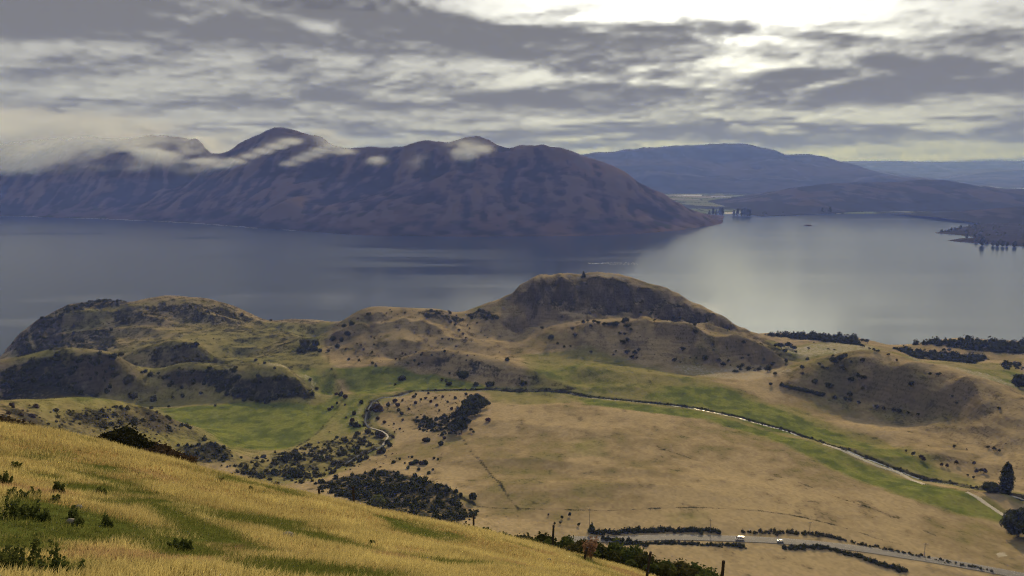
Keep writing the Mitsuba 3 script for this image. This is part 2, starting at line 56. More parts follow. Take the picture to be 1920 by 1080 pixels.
TONE = [[[[181.8,1016.7],[245.3,1010.1],[318.6,1038.6],[323.1,919.3],[301.1,922.5],[254.6,946.7],[205.9,975.4]],0.27,12,10],[[[373.4,1197.4],[455.1,1232.7],[513.8,1261.4],[528.2,1205.3],[381.9,880.9],[430.5,1125.5],[390.9,1103.4],[373.5,1130.8]],0.25,12,10],[[[381.3,879.4],[404.4,856.5],[427.7,816.2],[521.2,914.6],[445.8,724.1],[544.8,885.8],[549.3,964.9],[529.4,1036.2],[402.7,864.7]],0.27,9,6],[[[-280.5,914.4],[-245.6,914.6],[-239.5,971.5],[-203.5,875.6],[-200.5,882.1],[-232.7,982.0],[-266.0,1015.0]],0.27,4,4],[[[-422.8,1002.4],[-332.3,928.7],[-282.3,920.6],[-329.6,920.8]],0.3,4,4],[[[83.9,1333.4],[152.0,1341.9],[192.1,1325.5],[158.4,1322.8],[100.3,1327.4]],0.2,4,3],[[[-159.9,774.3],[-134.5,802.2],[-127.3,901.1],[-146.1,874.6],[-161.8,837.9]],0.33,9,8],[[[-729.0,1217.2],[-720.3,1264.1],[-840.1,1748.8],[-552.1,1387.1],[-472.0,1551.9],[-319.9,1400.8],[-236.8,1047.3],[-280.5,914.4],[-393.5,932.9],[-481.4,877.5]],0.7,14,12],[[[-297.5,531.4],[-287.0,611.3],[-260.2,661.1],[-222.2,660.0],[-204.0,581.9],[-233.1,570.8],[-279.1,502.7]],0.64,10,8],[[[-251.6,1162.9],[-204.9,1244.4],[-80.7,1272.9],[0.0,1232.7],[0.0,1105.8],[-65.0,1018.9],[-141.1,1106.1],[-215.9,1056.8]],0.58,12,8],[[[-521.0,848.7],[-500.1,870.6],[-462.0,883.4],[-427.4,895.7],[-418.7,887.8],[-420.9,869.7],[-428.1,843.8],[-321.0,520.4]],0.95,5,5],[[[-451.1,1029.1],[-415.5,1035.8],[-386.7,1031.9],[-335.7,938.5],[-363.4,925.0],[-435.4,1010.6]],0.85,5,6],[[[-402.6,909.6],[-369.6,917.7],[-314.1,918.3],[-280.3,893.4],[-252.1,895.5],[-229.0,893.9],[-205.4,868.8],[-252.8,855.1],[-289.3,866.2],[-321.8,896.7],[-383.9,908.4]],0.93,4,4],[[[-235.0,585.5],[-222.0,607.3],[-205.9,611.1],[-200.9,590.5],[-222.2,562.9]],0.95,3,3],[[[-293.0,529.1],[-285.8,608.8],[-336.6,792.2],[-259.2,653.1],[-256.4,620.2],[-267.5,567.5],[-282.9,516.1]],0.82,6,7],[[[-303.5,491.5],[-302.5,522.7],[-286.6,510.9],[-272.1,439.4]],0.85,5,5],[[[-729.0,1217.2],[-733.2,1242.5],[-717.9,1259.6],[-691.0,1283.1],[-662.9,1241.7],[-487.3,889.1]],0.88,6,6],[[[-657.7,1231.4],[-593.1,1244.6],[-557.0,1174.4],[-476.0,889.0]],0.85,6,6],[[[-694.9,1290.9],[-820.1,1741.4],[-618.4,1342.9],[-665.4,1296.8]],0.9,5,4],[[[-625.3,1298.4],[-565.6,1334.1],[-499.3,1360.7],[-455.8,1384.2],[-414.0,1388.9],[-461.2,1297.5],[-520.4,1302.9],[-578.7,1266.1]],0.82,8,7],[[[-465.4,1310.0],[-403.8,1383.6],[-394.8,1267.8],[-456.1,1259.7]],0.78,8,7],[[[-486.3,1214.2],[-446.7,1255.4],[-406.2,1204.3],[-369.5,1034.3],[-386.9,1032.7]],0.6,7,6],[[[-134.0,571.7],[-102.6,607.0],[-67.8,579.2],[-37.7,525.6],[-22.4,487.6],[-29.9,455.9],[-61.5,469.6],[-109.2,522.6]],0.93,5,5],[[[-196.6,570.5],[-187.1,655.9],[-161.0,732.4],[-131.8,755.7],[-121.3,720.8],[-139.1,629.5],[-158.7,580.3]],0.72,6,6],[[[4.1,1299.9],[37.2,1313.0],[117.0,1327.1],[182.8,1318.0],[273.7,1271.7],[336.4,1237.6],[258.8,1235.9],[191.9,1261.2],[111.3,1253.7],[32.0,1262.6]],0.86,6,6],[[[336.0,1229.8],[365.2,1195.6],[379.7,1123.0],[342.7,1144.3]],0.75,4,3],[[[-142.1,1246.8],[-104.8,1273.8],[-71.5,1253.5],[-77.9,1227.5],[-116.6,1225.7]],0.85,4,4],[[[-72.8,1276.1],[-45.0,1293.3],[-19.9,1256.2],[-27.5,1239.2]],0.85,4,4],[[[-104.7,1025.2],[-51.1,1001.5],[0.0,957.3],[64.6,916.8],[46.8,912.0],[-18.2,948.1],[-74.9,975.7]],0.72,4,4],[[[-71.9,1129.2],[0.0,1154.8],[20.8,1087.0],[-6.3,990.7],[-51.6,1011.4]],0.6,6,5],[[[397.8,1331.6],[473.7,1330.7],[532.6,1308.4],[509.0,1220.4],[484.0,1226.2],[440.2,1281.4]],0.92,4,3],[[[550.2,1199.3],[598.4,1173.4],[637.4,1122.3],[574.9,1046.6],[543.9,1121.5]],0.92,4,4],[[[604.6,1249.7],[662.3,1239.4],[725.4,1187.0],[687.9,1123.6],[629.8,1176.6]],0.9,4,4],[[[58.6,913.8],[70.2,912.9],[66.6,902.4],[52.2,904.8]],0.8,2,2],[[[-101.4,806.5],[-61.5,795.0],[-48.5,751.7],[-53.9,725.4],[-84.8,772.9]],0.8,3,3],[[[-132.1,856.1],[-63.4,897.3],[-45.5,885.1],[-51.6,800.7],[-98.7,805.9],[-118.3,780.1]],0.55,5,4],[[[260.7,435.7],[266.2,438.1],[265.4,432.8],[258.3,429.5]],0.05,0.8,0.3],[[[186.0,1342.6],[231.7,1310.8],[275.6,1281.2],[223.1,1309.2]],0.5,3,2]]  # also paints cloud shade on the left hills, sunshine on basin and slope
LINES = [[[[-42.1,707.3],[-31.6,650.3],[-19.9,612.3],[-9.2,564.9],[-2.8,530.2],[5.0,505.9]],1.6,0.8],[[[-14.0,676.8],[12.3,632.5],[31.8,612.4],[49.7,588.0]],1.2,0.68],[[[112.4,655.5],[136.3,618.1],[162.8,596.4],[194.9,575.8],[210.5,537.5],[232.7,493.4],[245.4,449.4],[252.5,430.2],[258.0,415.5]],1.3,0.7],[[[-20.2,513.7],[0.0,510.1],[26.4,504.5],[55.8,501.6],[96.0,506.0],[122.3,505.2],[150.4,499.8],[173.0,489.0],[190.4,475.9],[204.7,458.0],[215.0,447.5]],1.5,0.8],[[[-54.5,690.2],[-55.6,639.2],[-57.2,602.2]],1.2,0.75],[[[-49.8,554.1],[-38.0,529.8],[-27.2,519.8],[-21.2,513.5]],2.6,0.95],[[[-306.0,1356.9],[-250.6,1130.9],[-230.6,1049.7]],2.0,0.75],[[[-220.9,1022.7],[-208.3,991.3],[-183.5,893.2]],2.0,0.72],[[[-197.4,584.3],[-188.1,630.2],[-180.5,697.0],[-174.0,770.5],[-178.2,866.3]],2.0,0.8],[[[16.5,504.6],[8.1,491.6],[-3.1,472.6],[-9.1,463.6]],1.2,0.35],[[[168.7,819.4],[193.1,748.4],[216.2,641.6],[232.6,617.6]],1.0,0.65],[[[-73.8,818.6],[-63.8,760.8],[-55.7,706.3]],1.2,0.4],[[[-848.6,1453.3],[-712.7,1239.2],[-697.7,1215.5],[-667.0,1170.4]],2.0,0.15],[[[-667.7,1310.3],[-640.8,1296.4],[-612.7,1270.2]],2.0,0.2]]
CHANNELS = [[[[329.3,525.2],[319.4,550.4],[314.1,580.9],[300.5,591.8],[291.2,613.7],[279.5,633.3],[266.9,653.8],[256.9,684.9],[245.5,731.0],[225.3,759.6],[207.6,786.3],[188.1,811.9],[161.1,835.4],[131.2,850.9],[105.8,866.7],[79.4,883.1],[63.4,897.7],[23.4,910.3],[-23.7,923.5],[-65.0,921.0],[-112.1,919.5]],4.2,1.5],[[[-112.1,919.5],[-123.6,895.5],[-139.3,885.6],[-146.3,865.3],[-145.6,831.5],[-142.1,801.5],[-133.8,779.4],[-121.5,767.9],[-112.3,745.5],[-112.3,716.9],[-121.2,693.2],[-128.8,661.5],[-133.7,643.5]],5.5,1.4],[[[303.3,540.6],[303.6,522.1],[304.3,508.2],[304.0,493.5]],3.0,0.8]]
STREAM = [[329.3,525.2],[319.4,550.4],[314.1,580.9],[300.5,591.8],[291.2,613.7],[279.5,633.3],[266.9,653.8],[256.9,684.9],[245.5,731.0],[225.3,759.6],[207.6,786.3],[188.1,811.9],[161.1,835.4],[131.2,850.9],[105.8,866.7],[79.4,883.1],[63.4,897.7],[23.4,910.3],[-23.7,923.5],[-65.0,921.0],[-112.1,919.5]]
BROOK = [[-112.1,919.5],[-123.6,895.5],[-139.3,885.6],[-146.3,865.3],[-145.6,831.5],[-142.1,801.5],[-133.8,779.4],[-121.5,767.9],[-112.3,745.5],[-112.3,716.9],[-121.2,693.2],[-128.8,661.5],[-133.7,643.5]]
GRAVEL = [[[254.9,673.3],[264.3,647.0],[275.5,624.0],[287.9,606.4],[290.1,574.6]],[[300.5,538.7],[301.7,528.1],[302.7,514.3],[303.9,501.6]]]
FLATS = [[[[-324.5,813.3],[-198.8,858.7],[-210.1,1027.1],[-130.1,1018.1],[-35.9,933.6],[-117.2,913.4],[-163.9,794.5],[-174.6,673.7],[-205.5,621.7]],0.25],[[[-11.4,884.1],[184.5,795.8],[268.2,556.0],[298.5,484.1],[260.3,419.4],[164.5,463.8],[43.8,476.8],[-20.0,509.1],[-55.6,611.1]],0.45],[[[60.1,434.4],[154.8,435.0],[226.2,407.0],[7.7,48.3]],0.4],[[[13.5,1057.5],[173.5,1005.3],[313.0,711.6],[323.2,557.0],[187.1,807.6],[69.2,899.1]],0.6]]
TREES_RIGHT = [[319.6,876.8,5.8],[328.2,861.4,6.3],[346.2,850.9,5.7],[353.8,852.3,3.9],[355.6,848.5,3.6],[357.9,846.5,3.8],[353.0,837.8,3.2],[341.4,839.8,4.7],[336.2,836.2,3.5],[339.4,833.1,3.8],[327.9,844.0,3.9],[319.4,854.3,3.9],[344.5,824.4,3.2],[353.9,805.8,4.3],[358.3,799.9,3.1],[364.2,790.2,3.6],[366.8,786.1,3.6],[371.6,776.5,2.2],[376.0,766.7,2.7],[363.9,867.4,4.5],[345.2,870.8,4.6],[342.6,887.7,7.1],[348.6,885.9,6.8],[352.2,886.6,5.5],[343.1,895.5,5.6],[332.8,905.2,3.1],[332.5,893.2,3.4],[318.9,916.5,4.5],[314.5,903.8,2.8],[303.6,990.6,6.2],[294.9,935.2,3.6],[280.0,899.8,3.8],[384.3,801.3,5.1],[400.8,799.5,2.5],[405.5,792.5,3.3],[401.2,756.9,2.1],[400.1,746.6,2.1],[410.6,699.7,2.7],[390.1,846.4,2.1],[354.6,872.8,2.4],[335.5,888.9,2.5]]
TREES_RIDGE = [[239.3,1103.5,4.9],[186.8,1102.4,3.0],[51.9,1114.9,6.5],[82.7,1103.2,5.0],[81.1,1127.4,4.3],[41.3,1171.7,4.0],[96.3,1135.0,5.1],[101.7,1136.5,4.3],[105.6,1121.5,3.5],[110.5,1132.6,4.3],[115.5,1128.3,4.7],[123.5,1121.8,5.4],[129.0,1119.2,6.2],[134.3,1115.3,6.1],[138.6,1115.9,6.2],[150.0,1115.3,8.1],[150.6,1100.3,5.7],[154.1,1091.4,3.4],[139.7,1092.6,4.1],[146.3,1088.2,3.0],[141.3,1070.3,5.6],[147.0,1071.4,4.8],[145.3,1051.2,4.7],[148.9,1039.8,4.7],[153.6,1047.6,5.1],[159.9,1054.0,4.0],[155.3,1038.3,2.9],[131.4,1059.5,2.6],[127.7,1052.2,2.2],[100.7,1063.7,3.3],[59.6,1097.4,3.4],[67.5,1085.4,3.0],[75.3,1085.3,2.6],[212.9,1044.4,5.4],[232.8,1062.6,5.1],[198.6,1023.0,5.0],[234.8,1020.2,6.0],[255.5,1010.7,5.3],[252.5,1020.1,4.6],[265.0,1024.4,3.2],[301.8,984.7,6.2],[295.8,937.2,3.6],[280.3,900.4,3.1],[292.0,1056.3,4.8],[339.4,1143.0,6.7],[316.3,1142.8,2.8],[252.2,1050.9,2.9],[249.0,1036.0,2.2],[326.2,1138.8,2.8],[332.6,1139.9,3.2],[285.7,1038.5,2.5],[295.0,1042.8,2.5],[325.0,1039.9,3.6],[218.3,1025.9,1.8],[225.4,1024.3,1.8],[205.5,1019.4,2.1]]
TREES_BASIN = [[419.2,1183.8,3.3],[443.0,1172.2,2.0],[445.6,1157.6,2.4],[445.5,1236.4,2.1],[349.4,908.7,2.5],[504.3,1236.8,5.1],[536.6,1308.6,4.5],[499.2,1193.2,5.4],[535.9,1284.8,4.9],[540.5,1274.5,5.7],[382.7,895.9,2.5],[384.4,880.0,3.4],[382.9,885.4,2.8],[389.8,866.1,2.7],[374.0,1162.4,8.0],[390.7,1182.8,7.4],[391.6,1166.6,6.1],[369.6,1135.6,5.9],[386.0,1137.8,4.3],[367.8,1168.3,5.3],[607.3,1176.5,4.1],[611.7,1169.2,4.1],[324.6,1039.3,2.9],[315.5,1045.6,2.9],[297.3,1004.2,3.5]]
TREES_SLOPE = [[356.7,664.9,3.2],[375.9,650.5,3.7],[376.6,643.1,3.7],[377.6,638.2,3.0],[314.3,657.0,2.7],[314.5,645.3,4.5],[316.4,636.6,4.1],[315.7,631.0,4.4],[325.9,622.9,3.6],[328.1,619.5,3.4],[336.9,623.1,4.0],[347.2,616.5,3.9],[341.1,602.5,3.5],[345.0,603.8,3.5],[345.3,599.9,5.8],[332.6,598.0,2.5],[332.9,590.9,2.5],[386.8,645.4,1.2],[362.3,656.0,1.5],[340.4,672.8,1.1]]
TREES_FOOT = [[-40.9,938.6,4.8],[-6.3,987.4,4.4],[-56.8,963.8,9.9],[-129.3,984.9,7.6],[-71.4,944.5,4.9],[-27.0,934.5,6.0],[-22.8,934.3,6.0],[11.9,927.2,7.2],[-272.6,1114.2,7.1],[-260.9,1106.4,7.1],[-271.2,1090.6,5.6],[-268.5,1123.9,5.7],[-252.2,1098.8,4.9],[-234.9,1153.4,5.9],[-227.8,1163.1,7.4],[-247.5,1161.2,7.4],[-237.5,1186.6,6.8],[-226.0,1185.8,6.0],[-234.7,1123.5,5.7]]
SHRUBS_HILL = [[-210.1,1224.1,4.7],[-223.1,1219.8,3.0],[-206.6,1227.9,2.8],[-177.2,1240.1,2.2],[-183.9,1233.1,2.5],[-157.6,1238.9,2.8],[-174.6,1220.3,1.9],[-193.5,1153.7,2.6],[-188.6,1147.7,2.6],[-185.7,1128.9,2.6],[-185.0,1107.7,3.0],[-197.5,1115.3,3.8],[-203.4,1128.1,2.8],[-209.7,1134.7,2.1],[-233.8,1149.9,3.1],[-241.9,1120.1,1.8],[-237.4,1126.0,1.8],[-242.1,1103.4,3.7],[-196.6,1070.7,3.6],[-210.9,1079.3,4.4],[-221.6,1116.3,3.3],[-174.7,1044.3,4.0],[-168.3,1033.3,3.5],[-160.8,1022.3,1.4],[-145.0,1195.2,1.9],[-85.3,1130.0,3.3],[-94.9,1138.0,3.1],[-73.7,1108.3,2.5],[-82.3,1027.3,3.3],[-65.7,1020.9,1.6],[-127.7,1109.8,2.3],[-111.8,1031.5,3.0],[-111.0,1035.2,2.3],[-98.5,1026.2,2.6],[-145.4,1110.9,2.5],[-140.8,1108.5,2.3],[-139.7,1039.5,2.4],[-145.6,1047.7,3.1],[-120.1,1026.8,3.5],[-128.1,1025.8,2.8],[-113.7,1020.7,3.9],[-109.7,1021.8,2.3],[-71.6,1015.2,2.1],[-54.1,1008.6,1.8],[-45.5,1007.2,1.6],[-87.2,1015.7,1.6],[-54.6,996.9,2.3],[-47.1,992.1,1.6],[-73.3,980.5,2.5],[-80.8,963.5,3.3],[-75.5,958.7,3.3],[-74.0,945.0,2.2],[-131.0,983.3,5.6],[-135.6,964.1,2.9],[-220.1,1018.3,2.5],[-180.3,1152.6,1.6],[-157.1,1174.3,1.6],[-64.9,1228.3,2.2],[-61.5,1215.2,2.2],[-51.5,1239.1,2.8],[-180.5,1248.5,1.7],[-128.5,1260.3,1.4],[-219.7,1169.3,1.6],[-174.7,1097.2,1.5],[-253.8,1220.9,1.9],[-88.8,1215.8,5.5],[-81.5,1208.4,4.1],[-75.0,1191.0,3.2],[-69.3,1183.3,3.5],[-62.4,1131.3,2.6],[-129.6,1617.3,1.8],[-95.8,1276.0,2.9]]
SHRUBS_LEFT = [[-676.7,1308.9,3.9],[-682.3,1337.3,3.9],[-695.2,1318.3,3.9],[-405.3,882.7,11.4],[-396.8,868.1,9.4],[-378.5,874.8,6.8],[-300.8,840.2,2.9],[-331.8,886.3,3.1],[-425.8,893.6,8.8],[-476.6,1018.9,6.5],[-417.4,881.5,7.6],[-351.3,884.8,4.6],[-351.8,850.2,2.9],[-258.1,907.3,3.1],[-274.1,926.1,3.2],[-317.4,1035.7,4.4],[-236.2,974.7,3.8],[-225.8,960.1,4.1],[-373.8,1525.1,6.4],[-371.2,1534.5,5.2],[-406.1,1525.1,6.4],[-324.8,1506.5,4.5],[-403.2,1407.5,4.2],[-268.6,1140.2,9.7],[-280.1,1137.4,12.1],[-277.8,1098.5,9.4],[-268.3,1107.8,7.1],[-498.0,839.2,5.4],[-502.1,833.6,5.4],[-314.1,915.4,3.1],[-304.6,922.5,2.8],[-362.1,885.5,2.7],[-362.7,833.0,3.6],[-390.6,1036.5,6.6]]
SHRUBS_BROOK = [[-134.6,833.2,11.2],[-141.3,836.4,6.2],[-127.6,852.6,5.1],[-122.0,866.9,5.2],[-117.5,852.5,4.6],[-115.0,871.9,3.1],[-156.3,862.2,4.6],[-172.0,854.7,2.5],[-184.9,838.2,4.5],[-183.6,846.8,3.8],[-181.1,859.1,3.3],[-183.2,886.0,6.6],[-176.6,878.8,5.2],[-184.4,898.3,4.0],[-157.0,821.3,4.9],[-153.1,793.8,5.9],[-146.4,776.0,7.0],[-151.6,779.3,4.7],[-143.0,776.6,3.5],[-139.4,781.9,3.5],[-131.6,756.0,5.7],[-140.4,749.4,4.5],[-120.8,744.2,7.8],[-116.7,739.0,6.7],[-106.6,737.8,4.4],[-130.8,808.5,4.3],[-122.5,792.9,3.6],[-110.2,725.1,4.4],[-107.2,683.8,7.2],[-105.3,705.9,5.3],[-109.7,680.5,5.1],[-104.1,768.5,2.5],[-105.7,799.3,3.6],[-109.9,822.6,4.2],[-113.9,834.4,3.7],[-104.6,839.0,3.7],[-99.7,861.5,4.6],[-105.1,886.6,3.9],[-91.4,880.4,3.9],[-96.2,876.0,3.1],[-80.9,878.8,3.9],[-73.6,883.7,3.4],[-72.6,826.3,2.5],[-60.6,828.7,4.4],[-54.5,830.0,3.7],[-60.2,877.8,3.9],[-66.7,861.8,3.1],[-84.7,864.0,3.9],[-77.0,848.7,3.8],[-103.8,898.1,3.5],[-91.1,903.1,3.5],[-188.5,892.5,4.0],[-161.6,807.3,2.7],[-112.4,787.7,2.4],[-59.7,687.4,5.2],[-64.9,677.2,1.0],[-72.1,709.2,5.3],[-75.4,710.9,5.4],[-58.6,711.3,3.9],[-60.4,639.7,1.9],[-57.3,636.1,1.9],[-66.6,625.6,4.2],[-69.0,621.7,3.8],[-73.0,624.9,4.7],[-76.3,621.3,3.8],[-90.9,626.1,2.5],[-87.7,644.0,1.6],[-81.4,624.9,1.9],[-81.9,652.0,1.4],[-175.8,769.1,1.6],[-166.2,750.8,1.6],[-146.3,836.8,2.5],[-49.5,895.0,4.0]]
SHRUBS_GULLY = [[-166.0,633.5,7.7],[-171.2,632.9,6.6],[-172.0,623.9,6.5],[-157.3,591.0,8.2],[-153.8,593.1,6.2],[-159.6,584.9,5.1],[-171.3,591.5,5.1],[-158.0,618.1,4.3],[-150.5,649.9,4.5],[-147.5,655.9,4.1],[-138.7,640.6,4.4],[-137.3,671.6,5.8],[-139.6,666.5,4.6],[-130.4,696.2,4.8],[-132.3,687.3,4.3],[-117.4,661.7,4.1],[-120.2,652.4,4.5],[-124.2,638.1,4.0],[-147.6,596.4,3.7],[-159.4,555.6,3.9],[-177.1,577.3,4.0],[-184.3,578.5,3.6],[-187.3,579.1,3.0],[-187.8,574.4,3.0],[-178.0,594.0,3.1],[-161.7,655.5,2.3],[-157.7,671.8,2.3],[-181.3,650.6,2.2],[-143.7,597.2,3.1],[-132.7,612.0,3.2],[-144.9,716.4,4.4],[-154.9,730.2,3.2],[-90.2,627.5,2.8],[-74.7,621.9,3.2],[-65.3,622.6,3.9],[-60.5,594.9,3.1],[-68.7,605.8,2.7],[-67.7,562.2,2.0],[-63.9,557.6,3.9],[-74.2,567.9,2.6],[-77.8,573.3,3.0],[-59.8,559.0,1.9],[-58.5,605.9,2.1],[-60.5,638.6,1.8],[-88.8,648.6,1.8],[-77.1,607.3,2.7],[-79.1,649.8,2.2],[-33.2,527.6,2.2],[-56.9,634.6,1.5]]
LONE = {"poplar":[325.6,538.9,21.0],"bank_bush":[315.6,538.8,5.8],"field_bush":[-21.9,754.8,3.5],"hilltop_pine":[112.3,1330.7,10.9],"edge_tree":[-24.9,521.7,5.6],"edge_shrub":[-32.9,525.4,2.8],"roadside_tree":[45.9,466.3,5.7],"pale_willow":[-80.0,485.5,7.9],"corner_tree":[289.1,463.5,17.1],"right_tree":[543.3,890.0,16.1]}
FIELD_TREES = [[29.7,486.8,3.6],[34.8,491.4,3.0],[25.0,477.2,2.3],[39.0,475.1,2.9],[22.0,494.3,2.3],[28.3,478.7,2.0]]
GROVE = [[-48.6,720.8,11.9],[-44.5,723.7,14.1],[-48.9,741.3,12.2],[-44.9,749.3,12.3],[-51.2,777.0,12.8],[-41.6,770.1,15.0],[-46.4,794.8,14.2],[-40.9,802.2,15.6],[-35.6,790.1,14.2],[-44.5,824.7,13.5],[-38.8,834.2,13.7],[-30.5,809.6,15.7],[-30.0,829.0,13.6],[-42.4,858.7,10.2],[-36.1,857.2,11.5],[-25.1,827.5,8.6],[-40.4,747.3,9.0],[-36.2,728.6,3.9],[-33.8,723.0,3.3],[-33.0,843.6,11.3]]
POLES = [[45.1,474.2,59.1,11.5],[113.6,464.9,59.9,8],[169.2,461.6,59.8,8],[219.2,429.9,61.1,8.5]]
VAN = [127.5,457.4,59.8]
CAR = [150.1,454.6,59.8]
HEDGES = [[[[45.7,463.8],[67.3,465.6],[92.0,467.3],[117.7,465.4]],2.4],[[[132.8,464.8],[155.6,464.7],[175.9,461.5],[183.8,454.6]],1.8],[[[56.0,447.8],[79.8,449.3],[106.0,447.4],[127.7,445.1]],1.7],[[[149.1,444.0],[169.5,443.9],[182.9,433.5],[193.5,418.4],[201.5,411.8]],2.0],[[[183.0,456.2],[194.2,447.1],[212.5,435.7],[229.1,423.3],[245.2,412.2]],1.2],[[[50.9,455.3],[65.3,451.2],[74.5,444.0]],2.0],[[[290.0,894.1],[304.0,877.7],[319.2,857.1]],3.0]]
LOW_SCRUB = {"left_hills":[[[-724.5,1223.7],[-689.7,1280.5],[-615.2,1351.2],[-546.2,1371.9],[-458.4,1392.8],[-400.0,1385.6],[-311.3,1382.0],[-239.6,1060.5],[-280.5,914.4],[-398.3,1157.1],[-418.6,1044.0],[-475.9,1022.3],[-484.4,883.5]],900,1.1],"spur":[[[-297.8,487.1],[-298.0,545.0],[-285.8,608.8],[-259.2,653.1],[-251.4,607.5],[-204.7,607.4],[-204.0,581.9],[-242.3,594.4],[-281.6,507.4]],420,0.8],"middle":[[[-255.6,1182.6],[-204.0,1238.8],[-80.7,1272.9],[-15.7,1240.2],[0.0,979.0],[-105.1,1030.1],[-157.3,1025.4],[-231.4,1066.2]],360,0.9],"brookside":[[[-142.3,851.1],[-115.0,895.5],[-45.8,892.1],[-51.6,800.7],[-100.3,777.5],[-89.1,623.6],[-54.1,593.8],[-58.3,559.1],[-102.6,607.0],[-130.3,647.1],[-106.3,730.4]],420,0.7],"ridge":[[[30.2,1189.5],[102.8,1157.7],[204.9,1113.7],[371.0,1117.8],[318.6,1038.6],[208.5,1020.2],[97.5,1094.8]],260,0.8]}
CRAGS = [[[[-4.1,1290.0],[37.3,1315.3],[117.1,1328.5],[191.3,1319.1],[282.1,1273.1],[345.0,1234.1],[265.0,1227.6],[172.7,1134.8],[110.0,1239.4],[32.0,1261.1]],1.0],[[[-748.1,1244.3],[-731.9,1243.2],[-717.8,1262.4],[-689.6,1283.5],[-661.5,1242.1],[-485.7,886.0]],1.0],[[[-20,1270],[60,1240],[420,1200],[420,1300],[330,1380],[140,1400],[0,1380]],0.38]]
RIDGES = [[[[179.1,1120.4],[163.2,1092.8],[148.7,1060.6]],6,15],[[[228.1,1105.5],[230.4,1064.8],[245.1,1023.9]],6,14],[[[272.9,1086.6],[293.8,1059.6],[308.9,1039.9]],6,13],[[[109.3,1148.7],[91.9,1111.5],[86.3,1084.0]],5,16],[[[362.8,888.6],[349.9,868.2],[345.4,840.7]],5,16],[[[397.7,841.6],[393.2,807.8],[389.9,757.3]],6,17],[[[419.9,781.0],[415.2,743.4],[403.3,702.8]],6,16],[[[241.3,1247.2],[272.7,1160.5],[307.1,1122.6],[331.3,1059.9]],8,15],[[[180.2,1100.0],[213.7,1085.1],[238.2,1069.8],[258.2,1052.4]],9,14],[[[250.6,1063.9],[299.1,1067.2],[338.3,1049.5]],8,13],[[[220.9,1043.7],[251.9,1024.9]],6,12],[[[-203.5,1196.1],[-229.2,1182.8],[-248.5,1166.0]],8,14],[[[-146.5,1215.6],[-170.8,1195.8],[-203.4,1185.9]],7,14],[[[-143.6,1204.2],[-105.7,1187.9],[-74.9,1119.8]],8,14],[[[-121.7,1239.0],[-89.7,1229.7],[-58.7,1125.5]],7,14],[[[-187.7,1234.6],[-207.8,1213.6]],5,13],[[[-155.5,1136.5],[-122.0,1126.4]],5,15],[[[-685.5,1271.7],[-655.8,1293.6],[-611.3,1303.8]],7,15],[[[-611.1,1331.9],[-572.4,1289.5],[-509.2,1273.2]],8,17],[[[-531.4,1332.3],[-469.0,1320.6],[-420.8,1352.8]],7,16],[[[-663.1,1211.6],[-620.3,1235.2],[-551.9,1240.8],[-489.2,1221.5]],7,17],[[[-406.2,1204.3],[-348.7,1246.0],[-274.1,1164.3]],5,15],[[[-398.8,1025.6],[-395.3,1170.7],[-341.9,1166.5]],5,15],[[[-50.3,779.6],[19.1,740.3],[86.4,704.1],[141.8,643.9]],2.4,20],[[[-44.9,628.2],[16.2,625.0],[73.3,593.8],[142.7,561.8],[185.7,526.6]],2.6,17],[[[-29.5,565.3],[14.5,556.1],[57.3,550.2],[113.1,542.4],[166.1,518.8]],1.7,16],[[[-5.3,822.7],[73.5,816.1],[141.7,757.7]],1.5,20],[[[254.2,653.9],[320.3,667.8],[364.7,631.6]],4,17],[[[280.5,635.5],[333.6,642.8],[361.1,604.0]],3.2,14],[[[361.5,757.0],[394.0,685.3],[398.6,635.1]],4.5,15],[[[397.6,744.4],[404.8,697.7],[410.4,655.3]],3.5,14],[[[70.6,917.3],[127.1,900.9],[167.5,869.8]],1.8,14],[[[146.5,954.5],[214.4,929.8],[254.2,860.5]],2.2,16],[[[-402.4,884.4],[-380.6,899.3],[-351.1,889.4]],2,10],[[[-119.8,684.5],[-137.2,660.9],[-157.6,621.9]],2,9],[[[-157.0,672.7],[-167.0,643.5],[-180.1,602.7]],2.5,10],[[[-80.3,560.3],[-56.7,543.4],[-37.7,525.6]],1.5,9]]
